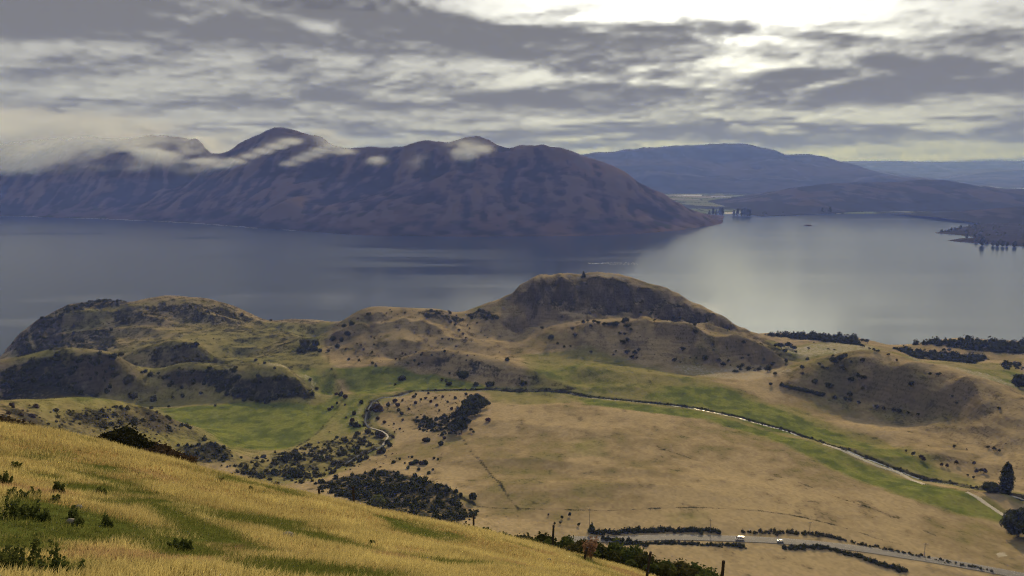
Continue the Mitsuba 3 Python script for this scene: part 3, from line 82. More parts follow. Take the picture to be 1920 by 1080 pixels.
SCRUB = {"left_face":[[[-519.8,846.4],[-498.1,866.8],[-461.3,882.0],[-427.4,893.2],[-419.5,887.1],[-421.4,870.8],[-430.4,848.5],[-500.9,812.2]],4.0,2.3],"second_face":[[[-448.0,1026.2],[-414.7,1033.8],[-387.2,1029.8],[-366.4,1020.9],[-364.3,927.4],[-432.9,1012.4]],2.2,2.0],"bench_face":[[[-401.5,909.6],[-369.4,917.1],[-316.4,916.2],[-279.9,891.8],[-251.4,892.8],[-229.3,890.4],[-206.9,870.6],[-253.4,857.2],[-287.2,868.2],[-321.8,896.7],[-383.9,908.4]],4.5,2.2],"mound":[[[-234.3,583.5],[-221.1,604.9],[-205.5,607.4],[-201.9,591.4],[-221.8,564.8]],7,1.7],"knoll":[[[-294.3,534.7],[-285.8,608.8],[-273.9,644.5],[-259.2,653.1],[-256.8,621.3],[-268.4,569.5],[-283.8,517.7]],3.2,1.6],"near_left":[[[-301.4,488.1],[-301.2,520.3],[-286.6,510.9],[-273.9,442.5]],3.5,1.5],"sea_cliff":[[[-729.0,1217.2],[-730.3,1240.3],[-714.5,1256.2],[-689.7,1280.5],[-664.3,1241.3],[-489.7,893.5]],2.0,2.2],"crown_of_hill":[[[-696.7,1286.3],[-669.3,1322.3],[-812.4,1741.4],[-618.3,1350.4],[-634.3,1318.4],[-676.6,1286.3]],2.0,2.4],"hill_band":[[[-620.1,1295.8],[-564.8,1332.2],[-498.6,1358.8],[-454.6,1380.6],[-415.3,1387.1],[-462.1,1300.2],[-520.4,1302.9],[-580.6,1270.5]],1.2,1.9],"lower_band":[[[-651.7,1227.4],[-591.0,1239.9],[-559.5,1174.8],[-474.6,892.0]],1.6,2.0],"gully":[[[-133.0,567.2],[-101.8,602.7],[-67.2,574.0],[-37.6,523.9],[-23.0,487.0],[-30.5,455.4],[-61.5,469.6],[-109.2,522.6]],5.5,1.7],"gully_slope":[[[-196.2,569.3],[-185.5,650.3],[-160.0,728.0],[-131.1,751.7],[-117.5,711.7],[-127.6,613.3],[-149.0,572.1],[-176.9,566.0]],3.6,1.5],"thicket":[[[-99.0,800.0],[-83.0,805.4],[-56.5,796.9],[-47.5,751.3],[-52.3,722.9],[-66.7,737.2],[-87.0,769.9]],10,1.6],"crag":[[[32.3,1275.1],[81.3,1287.2],[112.2,1264.6],[163.5,1293.2],[194.5,1280.6],[176.2,1263.8],[71.5,1253.5]],0.9,1.8],"crag_foot":[[[152.3,1264.8],[231.5,1259.4],[288.8,1229.3],[293.9,1127.4],[258.1,1232.4],[191.7,1259.9]],2.0,1.8],"notch":[[[-140.4,1245.0],[-104.5,1270.0],[-73.1,1252.9],[-79.6,1229.0],[-116.6,1225.7]],3.0,2.0],"saddle":[[[-71.0,1273.7],[-44.9,1291.0],[-22.3,1256.3],[-29.9,1239.6]],3.0,2.2],"lakeside_wood":[[[399.7,1332.1],[473.7,1330.7],[530.8,1307.9],[509.0,1226.0],[484.0,1226.2],[440.2,1281.4]],3.4,4.0],"point_wood":[[[603.1,1243.0],[659.0,1233.2],[722.0,1182.6],[692.5,1132.6],[631.4,1179.8]],2.8,4.2],"terrace_wood":[[[553.8,1200.5],[596.8,1170.3],[636.2,1122.7],[579.3,1054.8],[547.2,1128.5]],3.0,3.4],"spur_foot":[[[308.5,1051.1],[342.0,1050.4],[386.6,1101.1],[343.1,1033.0],[313.6,1044.9]],2.5,2.2],"clump":[[[270.9,1014.2],[306.3,1042.5],[300.1,1011.7],[266.9,984.2]],5,2.0],"back_right":[[[621.0,1068.6],[635.9,1038.1],[611.6,997.5],[589.7,1008.5]],2.5,2.2]}
HEADLAND = [[-4673,5432,0],[-4523,5397,0],[-4372,5362,0],[-4222,5327,0],[-4072,5292,0],[-3922,5257,0],[-3772,5222,0],[-3622,5186,0],[-3472,5151,0],[-3321,5116,0],[-3171,5081,0],[-3021,5046,0],[-2864,4979,0],[-2706,4912,0],[-2549,4845,0],[-2391,4778,0],[-2234,4711,0],[-2092,4626,0],[-1950,4541,0],[-1807,4457,0],[-1665,4372,0],[-1531,4261,0],[-1396,4150,0],[-1262,4039,0],[-1118,3922,0],[-974,3805,0],[-830,3688,0],[-725,3611,0],[-619,3534,0],[-477,3505,0],[-336,3476,0],[-194,3448,0],[-54,3462,0],[87,3476,0],[307,3505,0],[426,3565,0],[544,3625,0],[658,3740,0],[771,3856,0],[855,3984,0],[939,4113,0],[1022,4241,0],[-4503,5235,-55],[-4356,5198,-55],[-4208,5160,-55],[-4061,5123,-55],[-3914,5086,-55],[-3766,5048,-55],[-3620,5011,-55],[-3473,4973,-55],[-3326,4936,-55],[-3180,4898,-55],[-3034,4861,-55],[-2888,4823,-55],[-2734,4754,-55],[-2581,4684,-55],[-2428,4615,-55],[-2275,4546,-55],[-2123,4476,-55],[-1985,4389,-55],[-1847,4303,-55],[-1710,4216,-55],[-1572,4129,-55],[-1443,4016,-55],[-1313,3904,-55],[-1184,3791,-55],[-1047,3672,-55],[-910,3553,-55],[-773,3434,-55],[-673,3356,-55],[-574,3278,-55],[-442,3248,-55],[-311,3218,-55],[-180,3188,-55],[-50,3202,-55],[80,3216,-55],[284,3246,-55],[395,3307,-55],[505,3368,-55],[613,3484,-55],[720,3601,-55],[800,3730,-55],[881,3859,-55],[961,3988,-55],[-5533,6500,444],[-5423,6470,444],[-5313,6440,444],[-5204,6410,445],[-5094,6380,445],[-4984,6350,445],[-4874,6320,446],[-4765,6290,446],[-4655,6260,446],[-4545,6230,447],[-4435,6200,447],[-4325,6175,447],[-4214,6150,447],[-4104,6125,447],[-3993,6100,448],[-3883,6075,448],[-3772,6050,448],[-3662,6025,448],[-3551,6000,448],[-3452,5988,455],[-3352,5975,462],[-3253,5962,469],[-3153,5950,476],[-3055,5938,475],[-2958,5925,475],[-2860,5912,474],[-2763,5900,474],[-2662,5875,478],[-2560,5850,483],[-2459,5825,487],[-2357,5800,491],[-2279,5740,481],[-2201,5680,471],[-2123,5620,460],[-2045,5560,450],[-1967,5500,440],[-1909,5412,412],[-1851,5325,384],[-1793,5238,356],[-1735,5150,328],[-1708,5250,391],[-1681,5350,454],[-1580,5375,486],[-1478,5400,518],[-1359,5350,495],[-1240,5300,472],[-1169,5225,455],[-1098,5150,439],[-1027,5075,422],[-956,5000,406],[-882,4925,405],[-808,4850,404],[-719,4800,394],[-630,4750,384],[-536,4700,409],[-459,4650,424],[-369,4600,417],[-253,4560,435],[-140,4550,423],[-56,4520,387],[41,4500,390],[138,4480,394],[247,4440,371],[327,4420,349],[408,4400,327],[540,4360,278],[619,4340,238],[748,4300,154],[866,4280,85],[954,4250,34],[-5760,6767,319],[-6116,7185,111],[-5648,6738,320],[-6001,7160,111],[-5536,6710,320],[-5886,7134,111],[-5424,6682,320],[-5771,7109,111],[-5312,6654,320],[-5655,7083,111],[-5200,6625,321],[-5540,7058,111],[-5088,6597,321],[-5424,7033,111],[-4976,6569,321],[-5308,7007,111],[-4864,6541,321],[-5192,6982,112],[-4751,6513,321],[-5075,6957,112],[-4639,6485,322],[-4959,6932,112],[-4525,6462,322],[-4841,6912,112],[-4412,6439,322],[-4723,6892,112],[-4299,6416,322],[-4605,6873,112],[-4185,6393,322],[-4486,6853,112],[-4071,6370,322],[-4368,6833,112],[-3958,6347,322],[-4249,6814,112],[-3844,6324,323],[-4129,6794,112],[-3730,6301,323],[-4010,6774,112],[-3627,6291,328],[-3901,6767,114],[-3523,6280,333],[-3793,6760,115],[-3420,6270,338],[-3684,6753,117],[-3317,6259,342],[-3574,6745,119],[-3216,6249,342],[-3467,6738,119],[-3114,6238,342],[-3360,6730,119],[-3013,6228,342],[-3252,6723,119],[-2911,6217,341],[-3145,6715,118],[-2806,6194,344],[-3033,6695,120],[-2700,6171,348],[-2921,6675,121],[-2595,6147,351],[-2809,6654,122],[-2489,6124,354],[-2696,6634,123],[-2408,6065,346],[-2611,6576,120],[-2328,6006,339],[-2526,6519,118],[-2247,5947,331],[-2441,6462,115],[-2166,5888,324],[-2355,6405,113],[-2084,5830,317],[-2270,6347,110],[-2025,5743,296],[-2208,6261,103],[-1966,5656,276],[-2146,6175,96],[-1906,5569,256],[-2084,6089,89],[-1847,5482,236],[-2022,6003,82],[-1816,5583,282],[-1987,6106,98],[-1786,5684,327],[-1951,6209,114],[-1678,5711,350],[-1834,6238,122],[-1571,5738,373],[-1716,6268,130],[-1445,5689,357],[-1581,6222,124],[-1320,5641,340],[-1445,6176,118],[-1246,5567,328],[-1366,6103,114],[-1171,5492,316],[-1286,6030,110],[-1097,5418,304],[-1206,5957,106],[-1022,5344,292],[-1125,5884,101],[-943,5270,292],[-1040,5811,101],[-865,5195,291],[-955,5738,101],[-771,5146,284],[-852,5690,99],[-676,5097,277],[-749,5642,96],[-576,5048,294],[-638,5594,102],[-493,4998,305],[-547,5546,106],[-397,4949,300],[-440,5497,104],[-272,4909,313],[-303,5459,109],[-151,4900,305],[-168,5450,106],[-60,4870,278],[-67,5420,97],[44,4850,281],[49,5400,98],[149,4830,283],[166,5380,98],[266,4789,267],[297,5339,93],[353,4769,251],[394,5318,87],[440,4749,235],[491,5296,82],[583,4707,200],[650,5253,70],[668,4686,172],[746,5231,60],[808,4645,111],[902,5187,38],[936,4623,62],[1045,5162,21],[1031,4591,24],[1152,5128,8],[1114,4575,4],[1244,5109,1],[-672,3720,57],[-614,3790,87],[-553,3875,125],[-492,3960,163],[-431,4040,201],[-370,4120,240],[-262,4230,270],[-131,4225,270],[0,4220,270],[118,4225,270],[236,4230,270],[-836,4200,110],[-799,4290,147],[-761,4380,184],[-732,4550,265],[-1049,4700,236],[-1059,4583,210],[-1070,4467,184],[-1081,4350,158],[-1085,4230,132],[-1090,4110,106],[-1094,3990,80],[-2003,5300,232],[-2017,5125,173],[-2031,4950,113],[251,4050,215],[403,4055,190],[555,4060,165],[652,4020,66]]
RANGE = [[569,11500,406],[1101,11500,490],[1562,11500,518],[1987,11500,560],[2412,11500,574],[2731,11500,588],[3122,11500,560],[3409,11500,490],[3593,11400,432],[3908,11300,472],[4155,11200,388],[4358,11000,278],[4495,10500,110],[4524,10200,60],[4552,9900,9]]
DISTANT = [[5462,21000,239],[6241,21000,265],[7020,21000,291],[7504,20750,360],[7988,20500,428],[8684,20500,441],[9381,20500,453],[9884,20250,463],[10387,20000,473],[11127,20000,498],[11872,20000,461],[12582,20000,473],[13292,20000,485],[14002,20000,498],[14712,20000,510],[15407,20000,507],[16103,20000,504],[16799,20000,501],[17495,20000,498],[18191,20000,495],[18886,20000,492],[19582,20000,489],[20278,20000,485]]
DISTANT_FOOT = [[5573,14500,131],[5945,14750,189],[6317,15000,247],[6879,15000,173],[7193,14500,105],[7611,14833,152],[8029,15167,199],[8447,15500,246],[8829,15500,274],[9210,15500,303],[9761,15500,313],[10312,15500,322],[10862,15500,332],[11413,15500,341],[11893,15500,339],[12373,15500,337],[12852,15500,335],[13332,15500,333],[13812,15500,330],[14292,15500,328],[14772,15500,326],[15252,15500,324],[15731,15500,322]]
LOW_HILL = [[1444,6100,-6],[1599,6200,19],[1755,6300,43],[1910,6400,68],[2062,6500,97],[2213,6600,127],[2495,6700,150],[2661,6700,160],[2826,6700,170],[2992,6700,176],[3158,6700,183],[3366,6700,179],[3619,6700,137],[3787,6700,117],[3995,6700,108],[4183,6700,102],[4371,6700,96],[4559,6700,90],[4747,6700,83],[4956,6700,79],[5164,6700,75],[5373,6700,71],[5582,6700,67],[5791,6700,63],[5999,6700,59],[6208,6700,54],[6417,6700,50]]
WOODED_RISE = [[2321,4650,12],[2435,4650,29],[2550,4650,50],[2665,4650,61],[2780,4650,73],[2910,4650,78],[3039,4650,83],[3169,4650,88],[3299,4650,93],[3426,4650,92],[3553,4650,90],[3679,4650,89],[3806,4650,87],[3933,4650,86],[4060,4650,84],[4186,4650,83],[4313,4650,81]]
POINT = [[1810.7,3656.0],[2055.7,3963.7],[2304.2,4241.0],[2645.9,4659.4],[3039.7,4872.8],[4534.3,5232.1],[2323.8,2663.7],[1857.6,2963.7],[1783.3,3027.5],[1737.7,3117.0],[1676.8,3187.6],[1666.2,3261.4],[1769.2,3365.3],[1861.8,3419.7],[1857.0,3533.9]]
BOAT = [221.4,2446.4]
ISLET = [1441.3,4157.9]
FAR_TREES = [[1178.9,5110.1,29.8],[1215.9,5172.8,39.8],[1220.4,5110.1,33.1],[1257.8,5172.8,43.1],[1255.4,5110.1,46.4],[1309.7,5048.8,33.1],[1331.8,5048.8,43.1],[1357.0,5048.8,39.8],[1372.7,5048.8,46.4],[1391.6,5048.8,43.1],[1404.2,5048.8,39.8],[1515.8,5172.8,16.6],[1538.4,5172.8,16.6],[1658.6,5237.1,16.6],[1871.6,5439.9,19.9],[1948.3,5370.6,36.4],[1995.2,5370.6,39.8]]
POINT_TREES = [[1682.6,3048.4,27.6],[1710.4,3026.4,17.7],[1713.3,3004.7,19.7],[1732.2,3004.7,19.7],[1747.2,3004.7,15.8],[1759.2,2983.2,17.7],[1775.5,3004.7,19.7],[1890.9,3724.9,7.9],[2101.7,3933.8,9.8]]
NEAR_GREEN = [[[-13.72,21.45],[-13.09,22.52],[-11.81,22.29],[-9.95,21.68],[-8.93,20.12],[-9.72,17.81],[-10.97,17.03]],[[-12.76,27.71],[-11.34,27.53],[-8.72,24.6],[-6.8,21.53],[-6.15,20.28],[-6.91,19.79],[-8.79,21.59]],[[-8.99,20.42],[-8.15,20.32],[-6.69,18.13],[-6.7,16.93],[-7.98,18.65]],[[-8.26,27.35],[-6.79,28.71],[-4.18,26.45],[-3.49,24.03],[-5.78,24.4]],[[-4.19,24.45],[-1.48,27.95],[0.93,28.23],[-1.77,22.25]],[[-10.73,16.65],[-10.27,17.36],[-9.53,16.26],[-9.97,15.44]],[[-16.02,28.27],[-14.88,30.44],[-13.76,29.3],[-13.94,25.45]],[[-8.94,13.82],[-8.27,14.39],[-7.61,13.22],[-8.34,12.86]],[[-12.91,24.42],[-13.02,30.21],[-11.99,29.12],[-12.08,24.3]]]
NEAR_BROWN = [[[-13.89,28.76],[-13.29,30.87],[-12.77,29.62],[-13.13,27.55]],[[-8.51,20.55],[-6.93,21.95],[-5.78,19.93],[-6.3,17.68]],[[-9.9,17.3],[-8.24,17.62],[-5.3,17.46],[-4.74,14.93],[-8.88,14.95]]]
WEEDS = [[-11.8,19.0,0.6],[-11.9,19.6,0.3],[-11.6,19.7,0.6],[-11.2,19.5,0.3],[-13.3,22.0,0.4],[-13.3,22.8,0.3],[-12.7,22.7,0.3],[-10.6,19.9,0.3],[-11.0,20.6,0.4],[-10.2,20.6,0.4],[-13.6,27.2,0.4],[-8.1,13.0,0.4],[-8.1,13.2,0.5],[-7.8,13.2,0.5],[-7.5,13.2,0.2],[-7.3,13.3,0.3],[-15.0,24.2,0.4],[-18.0,29.7,0.4],[-13.5,24.4,0.4],[-7.4,18.2,0.3],[-7.7,18.6,0.3],[-4.7,27.4,0.2],[-12.2,38.1,0.2],[-13.6,38.2,0.3]]
STONES = [[-10.8,19.9,0.2],[-6.8,24.6,0.3],[-9.9,26.3,0.1],[-11.9,22.4,0.1],[1.7,37.0,0.1]]
POSTS = [[-2.59,55.0,1.85],[2.66,52.0,1.8],[4.27,46.0,0.57],[7.54,44.0,1.99],[5.76,22.0,2.17],[-9.9,51.0,1.98],[-11.56,49.0,1.09]]
BUSHES = [[-2.09,58.0,1.76],[-0.59,60.0,2.14],[1.02,62.0,2.62],[2.36,60.0,2.25],[4.2,64.0,3.41],[5.32,60.0,2.67],[6.7,60.0,2.75],[7.95,59.0,2.69],[8.63,57.0,2.28],[9.24,55.0,1.97],[9.96,53.0,1.75],[11.22,54.0,2.06],[12.29,54.0,2.33],[12.3,51.0,2.04],[10.7,54.0,1.27],[7.01,56.0,1.36],[5.72,58.0,1.7],[4.2,58.0,1.55],[-3.42,58.0,1.75],[8.01,54.0,0.93],[2.49,54.0,1.04],[11.99,49.0,1.79],[8.93,52.0,0.82],[-5.32,58.0,1.8],[1.42,54.0,0.94],[13.05,52.0,2.37],[11.33,52.0,1.56],[9.95,52.0,1.4]]
EDGE_BUSHES = [[-22.95,49.0,3.33],[-23.2,48.0,2.37],[-22.72,50.0,3.22],[-21.89,49.0,2.47],[-20.78,48.0,2.01],[-19.87,48.0,1.88],[-31.08,51.0,3.22],[-29.76,50.0,2.63],[-28.97,50.0,2.46],[-27.32,49.0,1.97],[-26.0,48.0,1.63],[-19.11,48.0,1.74],[-24.32,48.0,1.57]]
RED_WEED = [4.71,49.0,0.48]
SPOT_HEIGHTS, SLOPE_HEIGHTS, HEADLAND = (np.array(a, float) for a in (SPOT_HEIGHTS, SLOPE_HEIGHTS, HEADLAND))

# ---------------------------------------------------------------- the lie of the land
def rbf_grid(pts, x0, x1, y0, y1, step, smooth):
    """heights through surveyed spot heights, on a coarse grid, as a smooth function of x, y"""
    gx, gy = np.arange(x0, x1 + step, step), np.arange(y0, y1 + step, step)
    f = RBFInterpolator(pts[:, :2] / 100.0, pts[:, 2], kernel='thin_plate_spline', smoothing=smooth)
    X, Y = np.meshgrid(gx, gy, indexing='ij')
    z = f(np.stack([X.ravel(), Y.ravel()], 1) / 100.0).reshape(X.shape)
    s = RectBivariateSpline(gx, gy, z)
    return lambda x, y: s.ev(np.clip(x, x0, x1), np.clip(y, y0, y1))

def fbm2(x, y, scale, octaves=4, seed=0):
    return meshkit.fbm(np.stack([x / scale, y / scale, np.zeros_like(x) + 3.7], -1), octaves, seed) * 2 - 1

def sstep(a, b, x):
    t = np.clip((x - a) / (b - a), 0, 1)
    return t * t * (3 - 2 * t)

def seg_dist(x, y, line):
    """distance to a polyline and the position along it (0..1)"""
    line = np.asarray(line, float)[:, :2]
    best, at = np.full(x.shape, 1e9), np.zeros(x.shape)
    n = len(line) - 1
    for k in range(n):
        a, b = line[k], line[k + 1]
        ab = b - a
        t = np.clip(((x - a[0]) * ab[0] + (y - a[1]) * ab[1]) / max(ab @ ab, 1e-9), 0, 1)
        d = np.hypot(x - a[0] - t * ab[0], y - a[1] - t * ab[1])
        at = np.where(d < best, (k + t) / n, at)
        best = np.minimum(best, d)
    return best, at

def poly_in(x, y, poly, soft, wob=0.0, seed=5):
    """1 inside a field's outline, 0 outside, with a soft and slightly uneven edge"""
    from shapely import Polygon, points, distance, contains_xy
    poly = np.asarray(poly, float)
    lo, hi = poly.min(0) - 3 * soft - wob, poly.max(0) + 3 * soft + wob
    out = np.zeros(x.shape)
    m = (x > lo[0]) & (x < hi[0]) & (y > lo[1]) & (y < hi[1])
    if m.any():
        P = Polygon(poly).buffer(0)
        xs, ys = x[m], y[m]
        d = distance(points(xs, ys), P.boundary) * np.where(contains_xy(P, xs, ys), 1, -1)
        if wob:
            d = d + wob * fbm2(xs, ys, max(wob * 3, 8), 3, seed)
        out[m] = sstep(-soft, soft, d)
    return out

valley_base = rbf_grid(SPOT_HEIGHTS, -1500, 1500, 90, 1850, 9.0, 0.002)
slope_base = rbf_grid(SLOPE_HEIGHTS, -130, 130, -20, 130, 2.0, 0.0005)

def near_ground(x, y):
    z = slope_base(x, y) + 0.35 * fbm2(x, y, 9, 3, 11) * sstep(2, 8, np.hypot(x, y)) + 0.07 * fbm2(x, y, 1.6, 2, 12)
    return z

def valley_ground(x, y):
    z = valley_base(x, y)
    rough = 0.25 + 0.75 * sstep(-0.15, 0.35, fbm2(x, y, 190, 2, 21))
    for f, amp in FLATS:
        rough = rough * (1 - (1 - amp) * poly_in(x, y, f, 25))
    hilly = sstep(28, 50, z) * sstep(420, 620, y)
    n = meshkit.noise(np.stack([x / 105 + .25 * fbm2(x, y, 60, 2, 27), y / 120, 0 * x], -1), 26)
    z = z + hilly * rough * 9.5 * (0.55 - np.abs(2 * n - 1)) + rough * (3.4 * fbm2(x, y, 70, 3, 22) + 1.1 * fbm2(x, y, 17, 3, 23)) + 1.2 * fbm2(x + 0.6 * y, y * 2, 60, 3, 24)
    for line, h, wd in RIDGES:
        line = np.asarray(line)
        lo, hi = line.min(0) - 3 * wd, line.max(0) + 3 * wd
        m = (x > lo[0]) & (x < hi[0]) & (y > lo[1]) & (y < hi[1])
        if m.any():
            d, t = seg_dist(x[m], y[m], line)
            d = np.maximum(0, d + .35 * wd * fbm2(x[m], y[m], wd * 2.5, 2, 28))
            z[m] = z[m] + h * np.exp(-(d / wd) ** 1.5) * np.minimum(1, 5 * np.minimum(t, 1 - t) + .15)
    for poly, amp in CRAGS:
        k = amp * poly_in(x, y, poly, 10, 8, 12)
        m = k > 0
        if m.any():
            n1 = meshkit.noise(np.stack([x[m] / 21, y[m] / 46, 0 * x[m]], -1), 91); n2 = meshkit.noise(np.stack([x[m] / 9, y[m] / 13, 0 * x[m]], -1), 92)
            z[m] = z[m] + k[m] * (11.0 * (0.5 - np.abs(2 * n1 - 1)) + 4.5 * (n2 - 0.5))
    ROAD_C = np.asarray(ROAD)
    m = (y < 640) & (y > 380)
    if m.any():
        d, t = seg_dist(x[m], y[m], ROAD_C)
        zr = np.interp(t, np.linspace(0, 1, len(ROAD_C)), ROAD_C[:, 2])
        k = sstep(13, 5.5, d)
        z[m] = z[m] * (1 - k) + (zr - 0.25) * k
    for line, wd, dep in CHANNELS:
        d, t = seg_dist(x, y, line)
        z = z - dep * sstep(wd, wd * 0.35, d)
    return z

def ground_z(x, y):
    x, y = np.broadcast_arrays(np.asarray(x, float), np.asarray(y, float))
    shp = x.shape
    x, y = x.ravel(), y.ravel()
    k = sstep(62, 112, y + 0.1 * np.abs(x))
    a, b = np.zeros(len(x)), np.zeros(len(x))
    m = k < 1
    if m.any(): a[m] = near_ground(x[m], y[m])
    m = k > 0
    if m.any(): b[m] = valley_ground(x[m], y[m])
    return (a * (1 - k) + b * k).reshape(shp)

def sheet(xs_of, ys):
    """a height field as a mesh: rows at ys, each row with the same number of columns"""
    X = np.array([xs_of(y) for y in ys])
    Y = np.repeat(np.asarray(ys)[:, None], X.shape[1], 1)
    return X, Y

def grid_faces(nr, nc, keep=None):
    i, j = np.meshgrid(np.arange(nr - 1), np.arange(nc - 1), indexing='ij')
    a = i * nc + j
    f = np.stack([np.stack([a, a + 1, a + nc + 1], -1), np.stack([a, a + nc + 1, a + nc], -1)], 2)
    if keep is not None: f = f[keep]
    return f.reshape(-1, 3)

def compact(v, f, uv=None):
    used = np.unique(f)
    re = np.zeros(len(v), int); re[used] = np.arange(len(used))
    return v[used], re[f], None if uv is None else uv[used]

def ground_mesh(y0, y1, dx, dy, spread=0.78, pad=45.0):
    ys = np.arange(y0, y1 + dy * 0.5, dy)
    half = spread * y1 + pad
    xs = np.arange(-half, half + dx, dx)
    X, Y = np.meshgrid(xs, ys)
    keep = np.abs((X[:-1, :-1] + X[1:, 1:]) / 2) < spread * Y[:-1, :-1] + pad
    f = grid_faces(len(ys), len(xs), keep)
    used = np.unique(f)
    re = np.zeros(X.size, int); re[used] = np.arange(len(used))
    x, y = X.ravel()[used], Y.ravel()[used]
    return np.stack([x, y, ground_z(x, y)], 1), re[f]


# ---------------------------------------------------------------- entries and names
def numbered(name):
    if name not in USED:
        USED[name] = 0
        return name
    USED[name] += 1
    return f'{name}_{USED[name]:03d}'
USED = {}

def put(name, shape, label=None, cat=None, group=None, kind=None, parent=None):
    key = numbered((parent + '__' if parent else '') + name)
    scene[key] = shape
    e = {k: v for k, v in dict(label=label, category=cat, group=group, kind=kind).items() if v}
    if e: labels[key] = e
    return key

def thing(name, label, cat, group=None):
    key = numbered(name)
    labels[key] = {k: v for k, v in dict(label=label, category=cat, group=group).items() if v}
    return key

# ---------------------------------------------------------------- materials
def mat(key, fn, rough=None, spec=0.2, **more):
    col = proc(fn) if callable(fn) else {'type': 'rgb', 'value': list(fn)}
    inner = dict(type='diffuse', reflectance=col) if rough is None else dict(type='principled', base_color=col, roughness=rough, specular=spec, **more)
    scene[key] = dict(type='twosided', bsdf=inner)
    return key

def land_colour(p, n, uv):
    """dry grass, green grass, dark scrub soil and bare ground, by the land-use values in uv; uv.y also carries painted cloud shade and sunshine"""
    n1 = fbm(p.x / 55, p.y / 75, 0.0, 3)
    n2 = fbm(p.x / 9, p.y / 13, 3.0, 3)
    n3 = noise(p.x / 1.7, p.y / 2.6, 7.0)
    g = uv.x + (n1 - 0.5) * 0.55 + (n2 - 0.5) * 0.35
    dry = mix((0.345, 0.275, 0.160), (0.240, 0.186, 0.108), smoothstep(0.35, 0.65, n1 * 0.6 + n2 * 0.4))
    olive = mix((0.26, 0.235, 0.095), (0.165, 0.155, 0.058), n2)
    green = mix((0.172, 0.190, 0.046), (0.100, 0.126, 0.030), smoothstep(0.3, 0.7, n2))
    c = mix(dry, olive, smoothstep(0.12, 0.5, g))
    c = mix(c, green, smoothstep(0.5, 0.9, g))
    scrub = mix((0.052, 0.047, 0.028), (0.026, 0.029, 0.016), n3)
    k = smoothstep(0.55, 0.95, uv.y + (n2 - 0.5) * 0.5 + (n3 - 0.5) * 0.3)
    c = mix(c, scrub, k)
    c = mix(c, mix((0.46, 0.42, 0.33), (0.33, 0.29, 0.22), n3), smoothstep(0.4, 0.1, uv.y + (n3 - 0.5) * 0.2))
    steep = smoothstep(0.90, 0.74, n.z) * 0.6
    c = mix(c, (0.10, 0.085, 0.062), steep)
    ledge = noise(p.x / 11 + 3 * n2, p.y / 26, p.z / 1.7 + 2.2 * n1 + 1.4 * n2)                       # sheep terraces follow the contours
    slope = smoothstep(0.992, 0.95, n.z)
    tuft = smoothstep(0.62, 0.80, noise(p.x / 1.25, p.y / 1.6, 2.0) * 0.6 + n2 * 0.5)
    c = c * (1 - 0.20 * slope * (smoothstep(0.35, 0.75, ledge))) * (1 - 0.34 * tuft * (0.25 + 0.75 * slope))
    return c * (0.74 + 0.30 * n3 + 0.26 * n2)
mat('land_material', land_colour)

def meadow_ground(p, n, uv):
    a, b = fbm(p.x / 1.3, p.y / 1.3, 0.0, 3), noise(p.x * 4, p.y * 4)
    c = mix(mix((0.30, 0.20, 0.075), (0.20, 0.13, 0.055), a), (0.075, 0.095, 0.026), smoothstep(0.3, 0.8, uv.x))
    c = mix(c, (0.21, 0.135, 0.075), smoothstep(0.4, 0.9, uv.y))
    return c * (0.6 + 0.6 * b)
mat('meadow_material', meadow_ground)

def blade_colour(p, n, uv):
    c = mix((0.60, 0.53, 0.235), (0.40, 0.34, 0.15), fbm(p.x / 1.7, p.y / 1.7, 0.0, 3) * 1.6 - 0.3)
    c = mix(c, (0.42, 0.30, 0.165), smoothstep(0.4, 1.0, uv.y))
    c = mix(c, (0.135, 0.155, 0.040), smoothstep(0.35, 0.8, uv.x))
    return c * (0.75 + 0.5 * noise(p.x * 9, p.y * 9, p.z * 2))
scene['grass_material'] = dict(type='principledthin', base_color=proc(blade_colour), roughness=0.75, eta=1.25, spec_trans=0.0, diff_trans=0.8)

def leaf(key, a, b, trans=0.5, scale=1.0):
    f = lambda p, n, uv: mix(a, b, noise(p.x * scale, p.y * scale, p.z * scale)) * (0.7 + 0.6 * noise(p.x * 3.1 * scale, p.y * 3.1 * scale, p.z * 3.1 * scale))
    scene[key] = dict(type='principledthin', base_color=proc(f), roughness=0.8, eta=1.2, spec_trans=0.0, diff_trans=trans)
leaf('leaf_dark', (0.026, 0.032, 0.010), (0.078, 0.082, 0.027), 0.45, 0.35)
leaf('leaf_olive', (0.105, 0.094, 0.036), (0.046, 0.050, 0.018), 0.45, 0.35)
leaf('leaf_brown', (0.090, 0.062, 0.036), (0.055, 0.044, 0.026), 0.3, 0.5)
leaf('leaf_green', (0.062, 0.085, 0.025), (0.095, 0.11, 0.035), 0.6, 1.5)
leaf('leaf_pale', (0.16, 0.17, 0.06), (0.12, 0.14, 0.05), 0.7, 1.0)
leaf('leaf_red', (0.24, 0.15, 0.10), (0.30, 0.20, 0.135), 0.6, 3.0)
leaf('leaf_black', (0.016, 0.018, 0.008), (0.026, 0.026, 0.012), 0.3, 1.0)
leaf('leaf_rust', (0.13, 0.055, 0.03), (0.09, 0.045, 0.025), 0.3, 1.0)
mat('bark', lambda p, n, uv: mix((0.10, 0.08, 0.06), (0.16, 0.13, 0.10), noise(p.x * 6, p.y * 6, p.z * 2)))
mat('weathered_wood', lambda p, n, uv: mix((0.035, 0.030, 0.026), (0.065, 0.056, 0.048), fbm(p.x * 40, p.y * 40, p.z * 5)))
mat('grey_pole', lambda p, n, uv: mix((0.20, 0.18, 0.155), (0.27, 0.25, 0.22), noise(p.x * 9, p.y * 9, p.z * 1.2)))
mat('asphalt', lambda p, n, uv: mix((0.115, 0.115, 0.119), (0.155, 0.154, 0.153), fbm(p.x / 3, p.y / 3, 0.0, 3)) * (0.85 + 0.3 * noise(p.x * 2, p.y * 2)), rough=0.75)
